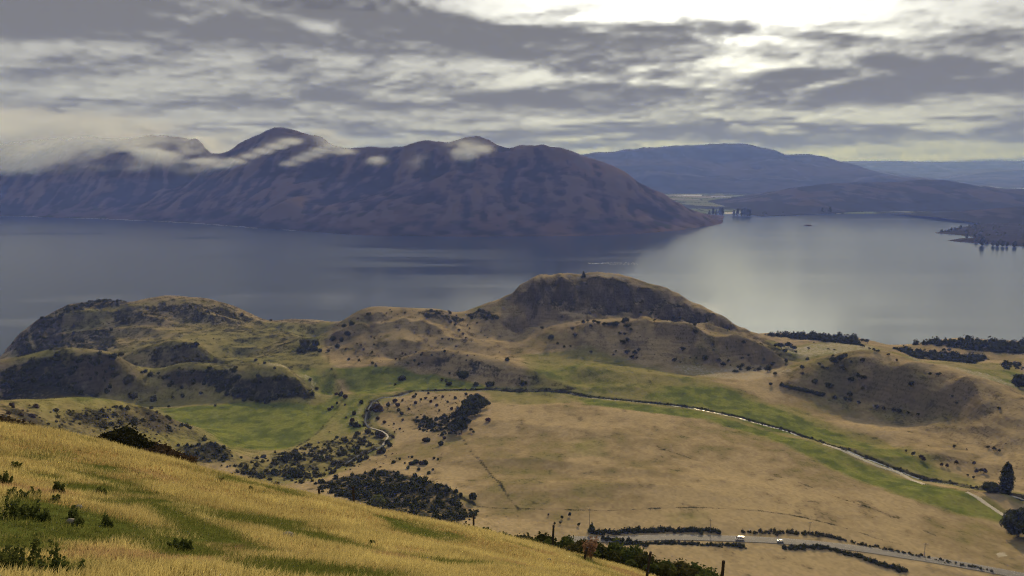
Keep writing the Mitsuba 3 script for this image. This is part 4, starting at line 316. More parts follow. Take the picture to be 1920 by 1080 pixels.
mat('road_paint', (0.42, 0.42, 0.41))
mat('gravel', lambda p, n, uv: mix((0.55, 0.52, 0.44), (0.38, 0.35, 0.28), fbm(p.x / 1.5, p.y / 1.5, 0.0, 3)))
mat('stone_material', lambda p, n, uv: mix((0.30, 0.28, 0.25), (0.17, 0.16, 0.14), fbm(p.x * 9, p.y * 9, p.z * 9, 3)))
mat('white_paint', (0.80, 0.80, 0.80), rough=0.35, spec=0.5, clearcoat=0.6)
mat('dark_glass', (0.02, 0.022, 0.026), rough=0.08, spec=0.6)
mat('tyre', (0.03, 0.03, 0.03))
mat('wheel_metal', (0.45, 0.45, 0.46), rough=0.4, spec=0.5)
mat('lamp_red', (0.35, 0.03, 0.02), rough=0.3, spec=0.5)
mat('lamp_clear', (0.6, 0.6, 0.58), rough=0.2, spec=0.5)

def rock_hill(p, n, uv):
    """tussock and bracken over schist, with relief shading painted in"""
    a = fbm(p.x / 420, p.y / 420, p.z / 160, 4) 
    b = fbm(p.x / 60, p.y / 60, p.z / 25, 4)
    c = mix((0.092, 0.066, 0.060), (0.045, 0.038, 0.042), smoothstep(0.38, 0.62, a * 0.55 + b * 0.45))
    c = mix(c, (0.15, 0.098, 0.070), smoothstep(0.52, 0.70, a) * 0.8)
    c = mix(c, (0.045, 0.050, 0.032), smoothstep(0.55, 0.7, b) * smoothstep(170, 20, p.z))
    c = mix(c, mix((0.030, 0.032, 0.026), (0.020, 0.022, 0.022), b), smoothstep(0.52, 0.80, uv.x + (b - .5) * .3) * .85)      # relief shade painted into the gullies, in bracken and scrub tones
    c = mix(c, mix((0.150, 0.108, 0.082), (0.120, 0.098, 0.088), a), smoothstep(0.46, 0.20, uv.x + (b - .5) * .3) * .75)       # spurs painted lighter to bring out the relief, in bare-ground tones
    beach = smoothstep(3.0, 2.0, p.z + b * 2.4) * smoothstep(-850, -1000, p.x) * smoothstep(-3300, -2600, p.x) * smoothstep(0.36, 0.5, fbm(p.x / 160, p.y / 160, 4.0, 3))
    return mix(c, (0.36, 0.34, 0.30), beach)
mat('headland_material', rock_hill)

def far_hill(p, n, uv):
    b = fbm(p.x / 500, p.y / 500, p.z / 120, 4)
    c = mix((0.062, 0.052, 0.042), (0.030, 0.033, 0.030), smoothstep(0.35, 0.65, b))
    return mix(mix(c, (0.016, 0.019, 0.018), smoothstep(.55, .85, uv.x) * .8), (0.11, 0.092, 0.070), smoothstep(.42, .15, uv.x) * .6)  # relief shading painted by landform: darker gullies, lighter spurs
mat('range_material', far_hill)

def plain_colour(p, n, uv):
    d1, d2, w = voronoi(p.x / 260, p.y / 420)
    c = mix((0.13, 0.155, 0.07), (0.25, 0.22, 0.14), smoothstep(0.3, 0.75, w))
    c = mix(c, (0.50, 0.48, 0.44), smoothstep(0.88, 0.90, w))
    c = mix(c, (0.035, 0.042, 0.025), smoothstep(0.08, 0.03, d2 - d1))
    wood = fbm(p.x / 420, p.y / 600, 5.0, 4)
    return mix(c, (0.040, 0.045, 0.03), smoothstep(0.54, 0.62, wood))
mat('plain_material', plain_colour)
mat('point_material', lambda p, n, uv: mix((0.030, 0.030, 0.022), (0.052, 0.046, 0.034), fbm(p.x / 60, p.y / 60, 0.0, 3)))
mat('low_hill_material', lambda p, n, uv: mix(mix((0.070, 0.047, 0.036), (0.060, 0.055, 0.032), fbm(p.x / 300, p.y / 300, 0.0, 3)), (0.035, 0.036, 0.025), smoothstep(0.44, 0.58, fbm(p.x / 150, p.y / 260, 2.0, 4) + smoothstep(60, 8, p.z) * 0.25)))

def wind(p, n, uv):
    """calm water against wind-roughened streaks"""
    w = fbm(p.x / 900 + 0.5 * noise(p.x / 300, p.y / 300), p.y / 150, 1.0, 4)
    w = w + 0.16 * (noise(p.x / 420 + 3, p.y / 34) - 0.5)
    return smoothstep(0.40, 0.60, w * 0.9 + 0.30 * smoothstep(-150, -900, p.x + 300 * noise(p.x / 500, p.y / 420))) * smoothstep(150, -450, p.x)
def lanes(p, n, uv):
    w = fbm(p.x / 700 + 5, p.y / 62, 3.0, 3)
    return smoothstep(0.50, 0.66, w) * 0.8
def water(alpha):
    return dict(type='roughplastic', distribution='beckmann', alpha=alpha, int_ior=1.333, nonlinear=True, diffuse_reflectance={'type': 'rgb', 'value': [0.046, 0.080, 0.138]})
scene['lake_material'] = dict(type='blendbsdf', weight=proc(wind), calm=dict(type='blendbsdf', weight=proc(lanes), still=water(0.020), riffle=water(0.034)), rough=water(0.105))

# ---------------------------------------------------------------- setting: lake, ground, hills
scene['lake'] = dict(type='rectangle', to_world=T().translate([0, 12000, 0]).scale([17000, 13500, 1]), bsdf={'type': 'ref', 'id': 'lake_material'})
labels['lake'] = dict(kind='structure')

def land_use_and_light(x, y):
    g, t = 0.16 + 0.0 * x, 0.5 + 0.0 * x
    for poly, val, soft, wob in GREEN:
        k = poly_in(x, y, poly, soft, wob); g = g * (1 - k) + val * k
    for poly, val, soft, wob in TONE:  # scrub and bare ground, plus painted cloud shade and sunlit patches
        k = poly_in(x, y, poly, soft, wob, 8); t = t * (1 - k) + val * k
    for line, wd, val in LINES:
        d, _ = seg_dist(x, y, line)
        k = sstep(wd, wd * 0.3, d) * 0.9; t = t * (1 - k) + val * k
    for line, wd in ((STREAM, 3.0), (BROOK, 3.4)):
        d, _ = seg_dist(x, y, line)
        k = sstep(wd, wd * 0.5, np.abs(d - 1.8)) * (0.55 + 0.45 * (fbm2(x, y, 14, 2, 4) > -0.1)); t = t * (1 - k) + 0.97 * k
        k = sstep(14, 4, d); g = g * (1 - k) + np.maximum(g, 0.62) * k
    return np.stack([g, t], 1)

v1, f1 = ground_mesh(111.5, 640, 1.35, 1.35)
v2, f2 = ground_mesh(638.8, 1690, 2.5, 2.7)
uv = np.vstack([land_use_and_light(v1[:, 0], v1[:, 1]), land_use_and_light(v2[:, 0], v2[:, 1])])
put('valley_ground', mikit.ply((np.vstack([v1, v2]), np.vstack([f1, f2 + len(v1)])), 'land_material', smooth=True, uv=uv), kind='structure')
v, f = ground_mesh(-16, 112, 0.55, 0.55, 0.78, 22)
def meadow_use(x, y):
    g = np.clip(0.10 + 0.75 * sstep(-0.02, 0.40, fbm2(x, y, 4.2, 4, 31)) + .25 * sstep(.1, .45, fbm2(x, y, 1.3, 2, 38)), 0, 1)
    t = .8 * sstep(.05, .4, fbm2(x, y, 3.4, 3, 36))
    for poly in NEAR_GREEN:
        k = poly_in(x, y, poly, 0.9, 1.2, 6); g = np.maximum(g, 0.95 * k)
    for poly in NEAR_BROWN:
        k = poly_in(x, y, poly, 1.2, 1.5, 7); t = np.maximum(t, 0.8 * k)
    return np.stack([g, t], 1)
put('grassy_slope', mikit.ply((v, f), 'meadow_material', smooth=True, uv=meadow_use(v[:, 0], v[:, 1])), kind='structure')

def ridged(x, y, scale, octaves, seed):
    out = 0
    for o in range(octaves):
        n = meshkit.noise(np.stack([x / scale * 2 ** o, y / scale * 2 ** o, 0 * x + 0.5], -1), seed + o)
        out = out + 0.5 ** o * (1 - np.abs(2 * n - 1))
    return out / (2 - 0.5 ** (octaves - 1))

# the big headland across the lake
head_base = rbf_grid(HEADLAND, -5200, 1700, 3200, 7400, 45.0, 0.01)
xs, ys = np.arange(-5100, 1650, 16.0), np.arange(3300, 7000, 16.0)
X, Y = np.meshgrid(xs, ys)
Zh = head_base(X.ravel(), Y.ravel()).reshape(X.shape)
w = sstep(8, 90, Zh)
wx = 60 * (meshkit.noise(np.stack([X / 300, Y / 300, 0 * X], -1), 3) - 0.5)
Zh = Zh + w * ((95 * (ridged(X + wx, Y * 0.5 + wx, 430, 5, 70) - 0.85) + 42 * (ridged(X * 1.1 + wx, Y * 0.45, 150, 4, 76) - 0.72) + 6 * (ridged(X, Y, 60, 3, 59) - .6))) + sstep(0, 10, Zh) * 5 * (meshkit.noise(np.stack([X / 70, Y / 70, 0 * X], -1), 5) - 0.5)
def hollows(Z, r):
    """0 on spurs, 1 in gullies: how far the ground lies below its surroundings"""
    from scipy.ndimage import gaussian_filter
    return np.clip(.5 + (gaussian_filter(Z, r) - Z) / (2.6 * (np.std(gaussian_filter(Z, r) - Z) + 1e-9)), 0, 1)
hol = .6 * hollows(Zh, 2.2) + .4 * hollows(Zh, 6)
keep = np.maximum.reduce([Zh[:-1, :-1], Zh[1:, 1:], Zh[:-1, 1:], Zh[1:, :-1]]) > -6
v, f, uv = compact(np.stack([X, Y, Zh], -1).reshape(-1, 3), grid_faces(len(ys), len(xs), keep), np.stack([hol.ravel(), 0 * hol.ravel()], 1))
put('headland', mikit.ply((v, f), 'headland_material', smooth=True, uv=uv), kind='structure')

def hill_range(name, crest, front, back, base, m, amp, scale, seed, p=1.15, n=260, k=60):
    crest = np.array(crest, float)
    x = np.linspace(crest[0, 0], crest[-1, 0], n)
    zc, yc = np.interp(x, crest[:, 0], crest[:, 2]), np.interp(x, crest[:, 0], crest[:, 1])
    t = np.concatenate([-np.linspace(1, 0, k) , np.linspace(0, 1, k // 2)[1:]])
    X = np.repeat(x[None], len(t), 0)
    Y = yc[None] + np.where(t < 0, t * front, t * back)[:, None]
    S = (1 - np.abs(t)) ** p
    Z = base + (zc[None] - base) * S[:, None]
    edge = np.minimum(1, (1 - np.abs(t)) * 4)[:, None] * np.clip((zc[None] - base) / 120, 0, 1)
    Z = Z + edge * amp * (ridged(X, Y * 0.6, scale, 4, seed) - 0.62) * np.where(np.abs(t) < 0.03, 0.35, 1)[:, None]
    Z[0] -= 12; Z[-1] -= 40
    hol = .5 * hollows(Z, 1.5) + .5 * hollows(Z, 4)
    put(name, mikit.ply((np.stack([X, Y, Z], -1).reshape(-1, 3), grid_faces(len(t), n)), m, smooth=True, uv=np.stack([hol.ravel(), 0 * hol.ravel()], 1)), kind='structure')
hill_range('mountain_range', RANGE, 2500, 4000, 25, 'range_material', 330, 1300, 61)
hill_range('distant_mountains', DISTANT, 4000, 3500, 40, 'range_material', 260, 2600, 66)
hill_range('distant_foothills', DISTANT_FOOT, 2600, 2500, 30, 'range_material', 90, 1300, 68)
hill_range('low_hill', LOW_HILL, 1150, 1500, 3, 'low_hill_material', 75, 420, 71, p=0.95)
hill_range('wooded_rise', WOODED_RISE, 480, 600, 1, 'low_hill_material', 14, 160, 75, p=0.8)

# the plain on the far shore
xs, ys = np.arange(900, 14000, 60.0), np.arange(5150, 24500, 60.0)
X, Y = np.meshgrid(xs, ys)
Z = -4 + 7 * sstep(0, 130, Y - 5235 - 60 * fbm2(X.ravel(), Y.ravel(), 700, 3, 2).reshape(X.shape)) + np.clip((Y - 5300) * 0.0062, 0, 40) + 5 * fbm2(X.ravel(), Y.ravel(), 900, 3, 77).reshape(X.shape) * sstep(5400, 6200, Y)
keep = (X[:-1, :-1] < Y[:-1, :-1] * 0.68) & (X[:-1, :-1] > Y[:-1, :-1] * 0.13)
v, f, _ = compact(np.stack([X, Y, Z], -1).reshape(-1, 3), grid_faces(len(ys), len(xs), keep))
put('far_plain', mikit.ply((v, f), 'plain_material', smooth=True), kind='structure')

# low wooded point on the right
P = np.array(POINT)
xs, ys = np.arange(P[:, 0].min() - 40, P[:, 0].max(), 9.0), np.arange(P[:, 1].min() - 40, P[:, 1].max() + 40, 9.0)
X, Y = np.meshgrid(xs, ys)
from shapely import Polygon, points, distance, contains_xy
PP = Polygon(P).buffer(0)
dd = distance(points(X.ravel(), Y.ravel()), PP.boundary) * np.where(contains_xy(PP, X.ravel(), Y.ravel()), 1, -1)
Z = (np.clip(dd, -30, 70) * 0.11 + 2.0 * fbm2(X.ravel(), Y.ravel(), 90, 3, 81) * sstep(-5, 30, dd)).reshape(X.shape)
put('low_point', mikit.ply((np.stack([X, Y, Z], -1).reshape(-1, 3), grid_faces(len(ys), len(xs))), 'point_material', smooth=True), kind='structure')

# small dark islet
m = trimesh.creation.icosphere(3)
v = m.vertices * [19, 11, 4] * (0.8 + 0.5 * meshkit.fbm(m.vertices * 2.1, 3, 7))[:, None]
v[:, 2] = np.maximum(v[:, 2], -1)
put('islet', mikit.ply((v + [ISLET[0], ISLET[1], 0], m.faces), 'headland_material', smooth=True), kind='structure')

# ---------------------------------------------------------------- ribbons: road, stream, gravel
def resample(line, step):
    line = np.asarray(line, float)
    s = np.concatenate([[0], np.cumsum(np.hypot(*np.diff(line[:, :2], axis=0).T))])
    t = np.linspace(0, s[-1], max(2, int(s[-1] / step) + 1))
    from scipy.interpolate import PchipInterpolator
    return np.stack([PchipInterpolator(s, line[:, k])(t) for k in range(line.shape[1])], 1)

def ribbon(line, offs, zs, step=3.0, wob=0.0, seed=0):
    """a strip along a line: offs across (left negative), zs(x, y, k) heights"""
    c = resample(line, step)
    d = np.gradient(c[:, :2], axis=0); d /= np.linalg.norm(d, axis=1, keepdims=True)
    nrm = np.stack([d[:, 1], -d[:, 0]], 1)
    rows = []
    for k, o in enumerate(offs):
        oo = o + wob * fbm2(np.arange(len(c)) * 1.0, np.full(len(c), k * 3.0), 5, 2, seed)
        xy = c[:, :2] + nrm * (oo[:, None] if np.ndim(oo) else oo)
        rows.append(np.column_stack([xy, zs(xy, c, k)]))
    V = np.stack(rows, 1)
    return V.reshape(-1, 3), grid_faces(len(c), len(offs))

ROADC = np.array(ROAD)
offs = [-3.9, -3.4, 0, 3.4, 3.9]
put('road', mikit.ply(ribbon(ROADC, offs, lambda xy, c, k: c[:, 2] + [-.06, .04, .09, .04, -.06][k], 4), 'asphalt', smooth=True), kind='structure')
rc = resample(ROADC, 1.0)
rd = np.gradient(rc[:, :2], axis=0); rd /= np.linalg.norm(rd, axis=1, keepdims=True)
rn = np.stack([rd[:, 1], -rd[:, 0]], 1)
for o in (-3.1, 3.1):
    put('edge_line', mikit.ply(ribbon(np.column_stack([rc[:, :2] + rn * o, rc[:, 2]]), [-.07, .07], lambda xy, c, k: c[:, 2] + 0.062, 4), 'road_paint'), parent='road')
k = 4
while k < len(rc) - 6:
    s = rc[k:k + 4]
    put('lane_dash', mikit.ply(ribbon(s, [-.08, .08], lambda xy, c, kk: c[:, 2] + 0.105, 1), 'road_paint'), parent='road'); k += 10
scene['stream_water'] = dict(type='principled', base_color={'type': 'rgb', 'value': [0.05, 0.05, 0.04]}, roughness=0.12, specular=0.5)
put('stream', mikit.ply(ribbon(STREAM, [-1.1, 1.1], lambda xy, c, k: ground_z(c[:, 0], c[:, 1]) + 0.35, 4, .3, 3), 'stream_water'), kind='structure')
put('brook', mikit.ply(ribbon(BROOK, [-1.0, 1.0], lambda xy, c, k: ground_z(c[:, 0], c[:, 1]) + 0.35, 3, .6, 4), 'stream_water'), kind='structure')
for i, gl in enumerate(GRAVEL):
    put('gravel_bank', mikit.ply(ribbon(gl, [-2.3, -1.2, 0, 1.2, 2.3], lambda xy, c, k: ground_z(xy[:, 0], xy[:, 1]) + 0.2 + [-.3, .12, .2, .12, -.3][k], 2, .5, 6 + i), 'gravel', smooth=True), kind='structure')
put('gravel_bar', mikit.ply(ribbon(BROOK[6:10], [-.8, 0, .9], lambda xy, c, k: ground_z(c[:, 0], c[:, 1]) + .45 + [0, .12, 0][k], 2, .5, 9), 'gravel', smooth=True), kind='structure')

# ---------------------------------------------------------------- foliage
ICO1, ICO2 = trimesh.creation.icosphere(1), trimesh.creation.icosphere(2)

def join(parts):
    vs, fs, at = [], [], 0
    for a, b in parts:
        vs.append(a); fs.append(np.asarray(b) + at); at += len(a)
    return np.vstack(vs), np.vstack(fs)

def lump(rng, c, r, sub=1, rough=0.35):
    m = ICO1 if sub == 1 else ICO2
    k = 1 + rough * (rng.random(len(m.vertices)) - 0.5) * 2
    return m.vertices * k[:, None] * np.asarray(r) + np.asarray(c), m.faces

def cards(rng, c, r, n, size, inner=0.75, outer=1.12, droop=0.0):
    """leaf clusters through an ellipsoid's outer volume: crumpled pairs of triangles"""
    d = rng.normal(size=(n, 3)); d /= np.linalg.norm(d, axis=1, keepdims=True)
    p = np.asarray(c) + d * np.asarray(r) * (inner + (outer - inner) * rng.random((n, 1)))
    a = rng.normal(size=(n, 3)); a /= np.linalg.norm(a, axis=1, keepdims=True)
    b = np.cross(a, d + 0.6 * rng.normal(size=(n, 3))); b /= np.linalg.norm(b, axis=1, keepdims=True) + 1e-9
    s = size * (0.6 + 0.8 * rng.random((n, 1)))
    bend = d * s * 0.25
    V = np.stack([p - a * s * .6 - b * s * .25, p + a * s * .1 - b * s * .55 + bend, p + a * s * .6 + b * s * .2, p - a * s * .1 + b * s * .5 + bend], 1).reshape(-1, 3)
    i = np.arange(n)[:, None] * 4
    return V, np.vstack([i + [0, 1, 2], i + [0, 2, 3]])

def tube_mesh(pts, radii, sides=6):
    pts = np.asarray(pts, float)
    t = np.gradient(pts, axis=0); t /= np.linalg.norm(t, axis=1, keepdims=True)
    a = np.cross(t, [0.3, 1, 0.1]); a /= np.linalg.norm(a, axis=1, keepdims=True)
    b = np.cross(t, a)
    an = np.arange(sides) / sides * 2 * np.pi
    V = pts[:, None] + np.asarray(radii)[:, None, None] * (np.cos(an)[None, :, None] * a[:, None] + np.sin(an)[None, :, None] * b[:, None])
    F = []
    for k in range(len(pts) - 1):
        for j in range(sides):
            q = [k * sides + j, k * sides + (j + 1) % sides, (k + 1) * sides + (j + 1) % sides, (k + 1) * sides + j]
            F += [[q[0], q[1], q[2]], [q[0], q[2], q[3]]]
    n = len(V.reshape(-1, 3))
    V = np.vstack([V.reshape(-1, 3), pts[:1], pts[-1:]])
    for j in range(sides):
        F += [[(j + 1) % sides, j, n], [n - sides + j, n - sides + (j + 1) % sides, n + 1]]
    return V, np.array(F)

def round_crown(rng, lobes=5, ncard=90, size=0.16):
    """unit tree: stands on z = 0, about one high; crown of several uneven lobes"""
    parts = []
    for k in range(lobes):
        a = k / lobes * 6.28 + rng.random()
        rr = 0.0 if k == 0 else 0.20 + 0.08 * rng.random()
        c = (rr * math.cos(a), rr * math.sin(a), 0.50 + 0.24 * rng.random() + (0.12 if k == 0 else 0))
        r = np.array([0.19, 0.19, 0.17]) * (0.85 + 0.4 * rng.random()) * (1.15 if k == 0 else 1)
        parts.append(lump(rng, c, r * 0.86, 1, 0.22)); parts.append(cards(rng, c, r, ncard // lobes, size))
    return join(parts)

def whole_tree(rng, **kw):
    return join([tube_mesh([(0, 0, -.12), (0.02, 0, .25), (0, 0.01, .55)], [.045, .035, .02], 5), round_crown(rng, **kw)])

def shrub_mesh(rng, ncard=60, size=0.22):
    parts = []
    for k in range(4):
        a = k * 1.57 + rng.random()
        c = (0.30 * math.cos(a) * (k > 0), 0.30 * math.sin(a) * (k > 0), 0.36 + 0.2 * rng.random())
        r = np.array([0.42, 0.42, 0.42]) * (0.75 + 0.4 * rng.random())
        parts.append(lump(rng, c, r * 0.85, 1, 0.25)); parts.append(cards(rng, c, r, ncard // 4, size))
    v, f = join(parts)
    v[:, 2] = np.maximum(v[:, 2], -0.15)
    return v, f

rng = np.random.default_rng(7)
TREE_V = [whole_tree(rng) for _ in range(6)]
SHRUB_V = [shrub_mesh(rng) for _ in range(6)]
PLY = {}
def variant(kind, i, material):
    key = (kind, i, material)
    if key not in PLY:
        PLY[key] = mikit.ply((TREE_V if kind == 'tree' else SHRUB_V)[i], material)
    return PLY[key]

def plant(name, kind, x, y, h, material, label, cat, group=None, wide=1.0, sink=0.1):
    i = int(rng.integers(6))
    z = float(ground_z(np.array([x]), np.array([y]))[0])
    s = h * (0.9 + 0.2 * rng.random())
    tw = T().translate([x, y, z - sink * h]).rotate([0, 0, 1], float(rng.random() * 360)).scale([s * wide, s * wide * (0.85 + 0.3 * rng.random()), s])
    return put(name, {**variant(kind, i, material), 'to_world': tw}, label, cat, group)

def pick(ms, p=None):
    return ms[int(rng.choice(len(ms), p=p))]

for x, y, h in TREES_RIGHT:
    plant('hillside_tree', 'tree', x, y, h * 1.3, pick(['leaf_dark', 'leaf_olive'], [.75, .25]), 'small dark tree on the near face of the right-hand hill', 'tree', 'trees scattered over the right-hand hill', 1.15)
for x, y, h in TREES_RIDGE:
    plant('ridge_tree', 'tree', x, y, h * 1.3, pick(['leaf_dark', 'leaf_olive'], [.8, .2]), 'small dark tree on the dry ridge below the highest hill', 'tree', 'trees scattered over the ridge below the highest hill', 1.2)
for x, y, h in TREES_BASIN:
    plant('basin_tree', 'tree', x, y, h * 1.2, 'leaf_dark', 'small dark tree round the bright green lakeside basin', 'tree', 'trees round the green basin', 1.4)
for x, y, h in TREES_SLOPE:
    plant('slope_tree', 'tree', x, y, h, pick(['leaf_olive', 'leaf_brown'], [.45, .55]), 'small brownish tree on the dry slope left of the poplar', 'tree', 'small trees above the ditch', 0.95)
for x, y, h in TREES_FOOT:
    plant('pasture_tree', 'shrub', x, y, h, 'leaf_dark', 'dark bush at the pasture edge below the middle hill', 'tree', 'dark bushes by the green pasture', 1.0)
for x, y, h in FIELD_TREES:
    plant('paddock_tree', 'tree', x, y, h, pick(['leaf_olive', 'leaf_dark']), 'young tree on the dry bank left of the power pole', 'tree', 'young trees on the dry bank', 0.8)
for x, y, h in SHRUBS_HILL:
    plant('hill_shrub', 'shrub', x, y, h * 0.95, pick(['leaf_olive', 'leaf_brown', 'leaf_dark'], [.4, .3, .3]), 'low dark shrub on the brown middle hill', 'shrub', 'shrubs dotted over the brown middle hill', 0.9)
for x, y, h in SHRUBS_LEFT:
    plant('meadow_shrub', 'shrub', x, y, h * 0.9, pick(['leaf_olive', 'leaf_dark'], [.5, .5]), 'low dark shrub among the green hummocks on the left', 'shrub', 'shrubs among the left-hand hummocks', 0.95)
for x, y, h in SHRUBS_BROOK:
    plant('brook_shrub', 'shrub', x, y, h * 0.85, pick(['leaf_olive', 'leaf_brown', 'leaf_dark'], [.3, .4, .3]), 'brownish shrub on the flat beside the winding brook', 'shrub', 'shrubs on the flat beside the brook', 0.85)
for x, y, h in SHRUBS_GULLY:
    plant('gully_shrub', 'shrub', x, y, h * 0.9, pick(['leaf_green', 'leaf_dark', 'leaf_olive'], [.25, .4, .35]), 'dark green shrub on the gully bank beyond the grassy slope', 'shrub', 'shrubs along the gully banks', 0.9)
for x, y, h in GROVE:
    i = thing('grove_tree', 'tall dark tree of the dense grove by the dry field', 'tree', 'trees of the dense grove')
    z = float(ground_z(np.array([x]), np.array([y]))[0]); h = h * 0.95
    r2 = np.random.default_rng(int(abs(x * 13 + y * 7)))
    v, f = round_crown(r2, 7, 300, 0.10)
    m = np.array([h * 1.05, h * 1.05, h * 0.98]); v = v * m + [x, y, z - .05 * h]
    put('crown', mikit.ply((v, f), 'leaf_dark'), parent=i)
    tv, tf = tube_mesh([(0, 0, -.1), (.01, 0, .25), (0, .01, .6)], [.035, .03, .015]); put('trunk', mikit.ply((tv * h + [x, y, z], tf), 'bark'), parent=i)

def big_tree(name, spot, label, material, shape, cat='tree', ncard=900, size=0.06, hk=1.0, wide=1.0):
    x, y, h = spot; h = h * hk
    r2 = np.random.default_rng(len(name) * 31 + 5)
    z = float(ground_z(np.array([x]), np.array([y]))[0])
    parts, trunk = [], [(0, 0, -.06), (.005, 0, .3), (0, .005, .75)]
    if shape == 'column':
        for k in range(34):
            t = (k + .5) / 34
            prof = .215 * math.sin(math.pi * (.10 + .86 * t) ** .85) ** .65
            a = k * 2.4; rr = prof * .55
            c = (rr * math.cos(a), rr * math.sin(a), .07 + .90 * t)
            r = np.array([prof * .62 + .012, prof * .62 + .012, .075])
            parts.append(lump(r2, c, r * .8, 1, .25)); parts.append(cards(r2, c, r * [1.05, 1.05, 1.25], ncard // 34, size))
    elif shape == 'cone':
        for k in range(9):
            t = k / 8
            r = 0.34 * (1 - t) ** 0.8 + .03
            for j in range(3 if t < .6 else 1):
                a = r2.random() * 6.28
                c = (r * .45 * math.cos(a), r * .45 * math.sin(a), 0.12 + .8 * t)
                rr = np.array([r * .75, r * .75, .1])
                parts.append(lump(r2, c, rr * .8, 1, .25)); parts.append(cards(r2, c, rr, ncard // 22, size))
    else:
        for k in range(14):
            a, e = k * 2.4, (k + .5) / 14
            rr0 = 0.30 * math.sin(math.acos(1 - 1.7 * e))
            c = (rr0 * math.cos(a), rr0 * math.sin(a), .22 + .58 * (1 - e) + .04 * r2.random())
            r = np.array([.20, .20, .17]) * (.8 + .4 * r2.random())
            parts.append(lump(r2, c, r * .85, 1, .22)); parts.append(cards(r2, c, r, ncard // 14, size))
    key = thing(name, label, cat)
    v, f = join(parts)
    put('crown', mikit.ply((v * [h * wide, h * wide, h] + [x, y, z], f), material), parent=key)
    v, f = tube_mesh(trunk, [.03, .024, .008]); put('trunk', mikit.ply((v * h + [x, y, z], f), 'bark'), parent=key)

big_tree('poplar', LONE['poplar'], 'tall slender dark poplar standing alone beside the ditch', 'leaf_dark', 'column', ncard=2600, size=.035, hk=1.02, wide=.84)
big_tree('ditch_bush', LONE['bank_bush'], 'low dark bush at the foot of the poplar', 'leaf_dark', 'round', 'bush', 400, .10, 1.1, 2.0)
big_tree('spreading_tree', LONE['corner_tree'], 'large dark spreading tree cut off by the right edge above the road', 'leaf_dark', 'round', ncard=2600, size=.045, wide=1.15)
big_tree('shaded_tree', LONE['right_tree'], 'dark round tree at the right edge below the lit shoulder of the hill', 'leaf_dark', 'round', ncard=500, size=.08, wide=1.1)
big_tree('hilltop_pine', LONE['hilltop_pine'], 'lone dark conical pine on the crest of the highest hill', 'leaf_dark', 'cone', ncard=400, size=.10)
big_tree('field_edge_tree', LONE['edge_tree'], 'small dark tree on the bank at the lower left corner of the big dry field', 'leaf_dark', 'round', ncard=500, size=.08)
big_tree('edge_shrub', LONE['edge_shrub'], 'little dark shrub on the bank just left of the small field-edge tree', 'leaf_dark', 'round', 'shrub', 200, .14)
big_tree('roadside_tree', LONE['roadside_tree'], 'dark green roadside tree at the foot of the tallest power pole', 'leaf_green', 'cone', ncard=600, size=.08, wide=1.1)
big_tree('willow', LONE['pale_willow'], 'pale green rounded willow in the dark gully thicket', 'leaf_pale', 'round', ncard=900, size=.07, wide=1.2)
big_tree('rusty_bush', LONE['field_bush'], 'small rust brown bush alone on the dry field right of the grove', 'leaf_rust', 'round', 'bush', 200, .14, 1.0, 1.6)

# scrub thickets: nobody could count their bushes
def scatter_in(poly, n, r2):
    poly = np.asarray(poly, float); PPg = Polygon(poly).buffer(0)
    out = []
    lo, hi = poly.min(0), poly.max(0)
    while len(out) < n:
        p = lo + (hi - lo) * r2.random((n * 3, 2))
        out += list(p[contains_xy(PPg, p[:, 0], p[:, 1])])
    return np.array(out[:n]), PPg

SCRUB_LABEL = dict(left_face='dark scrub thicket on the steep face of the leftmost near hill', second_face='dark scrub on the face of the small hill behind the left-hand bench', bench_face='dark scrub band along the scarp under the lit bench on the left', mound='dark round thicket on the mound at the end of the grassy spur', knoll='olive scrub over the knoll just beyond the grassy slope', near_left='brown scrub at the left edge just beyond the grassy slope', sea_cliff='dark scrub on the cliff at the far left shore', crown_of_hill='dark scrub along the left shoulder of the far left hill', hill_band='dark scrub band below the top of the far left hill', lower_band='dark scrub on the lower flank of the far left hill', gully='dense dark thicket filling the gully below the grassy slope', gully_slope='loose scrub over the slope left of the brook', thicket='dense dark thicket left of the grove by the big field', crag='sparse scrub on the dark face of the highest hill', crag_foot='scrub along the foot of the dark face of the highest hill', notch='dark scrub in the hollow at the top of the brown middle hill', saddle='dark scrub clump on the saddle left of the highest hill', lakeside_wood='dark lakeside wood right of the highest hill', point_wood='dark wood on the right-hand shore', terrace_wood='dark wood on the terrace face behind the right-hand hill', spur_foot='dark scrub at the foot of the long spur', clump='dark shrub clump on the lit saddle of the right-hand hill', back_right='dark scrub at the right edge beyond the right-hand hill')
BLOB = [join([lump(np.random.default_rng(90 + k), (0, 0, .38), (.85, .85, .72), 1, .4), cards(np.random.default_rng(190 + k), (0, 0, .5), (1, 1, .95), 26, .42, .7, 1.25)]) for k in range(8)]
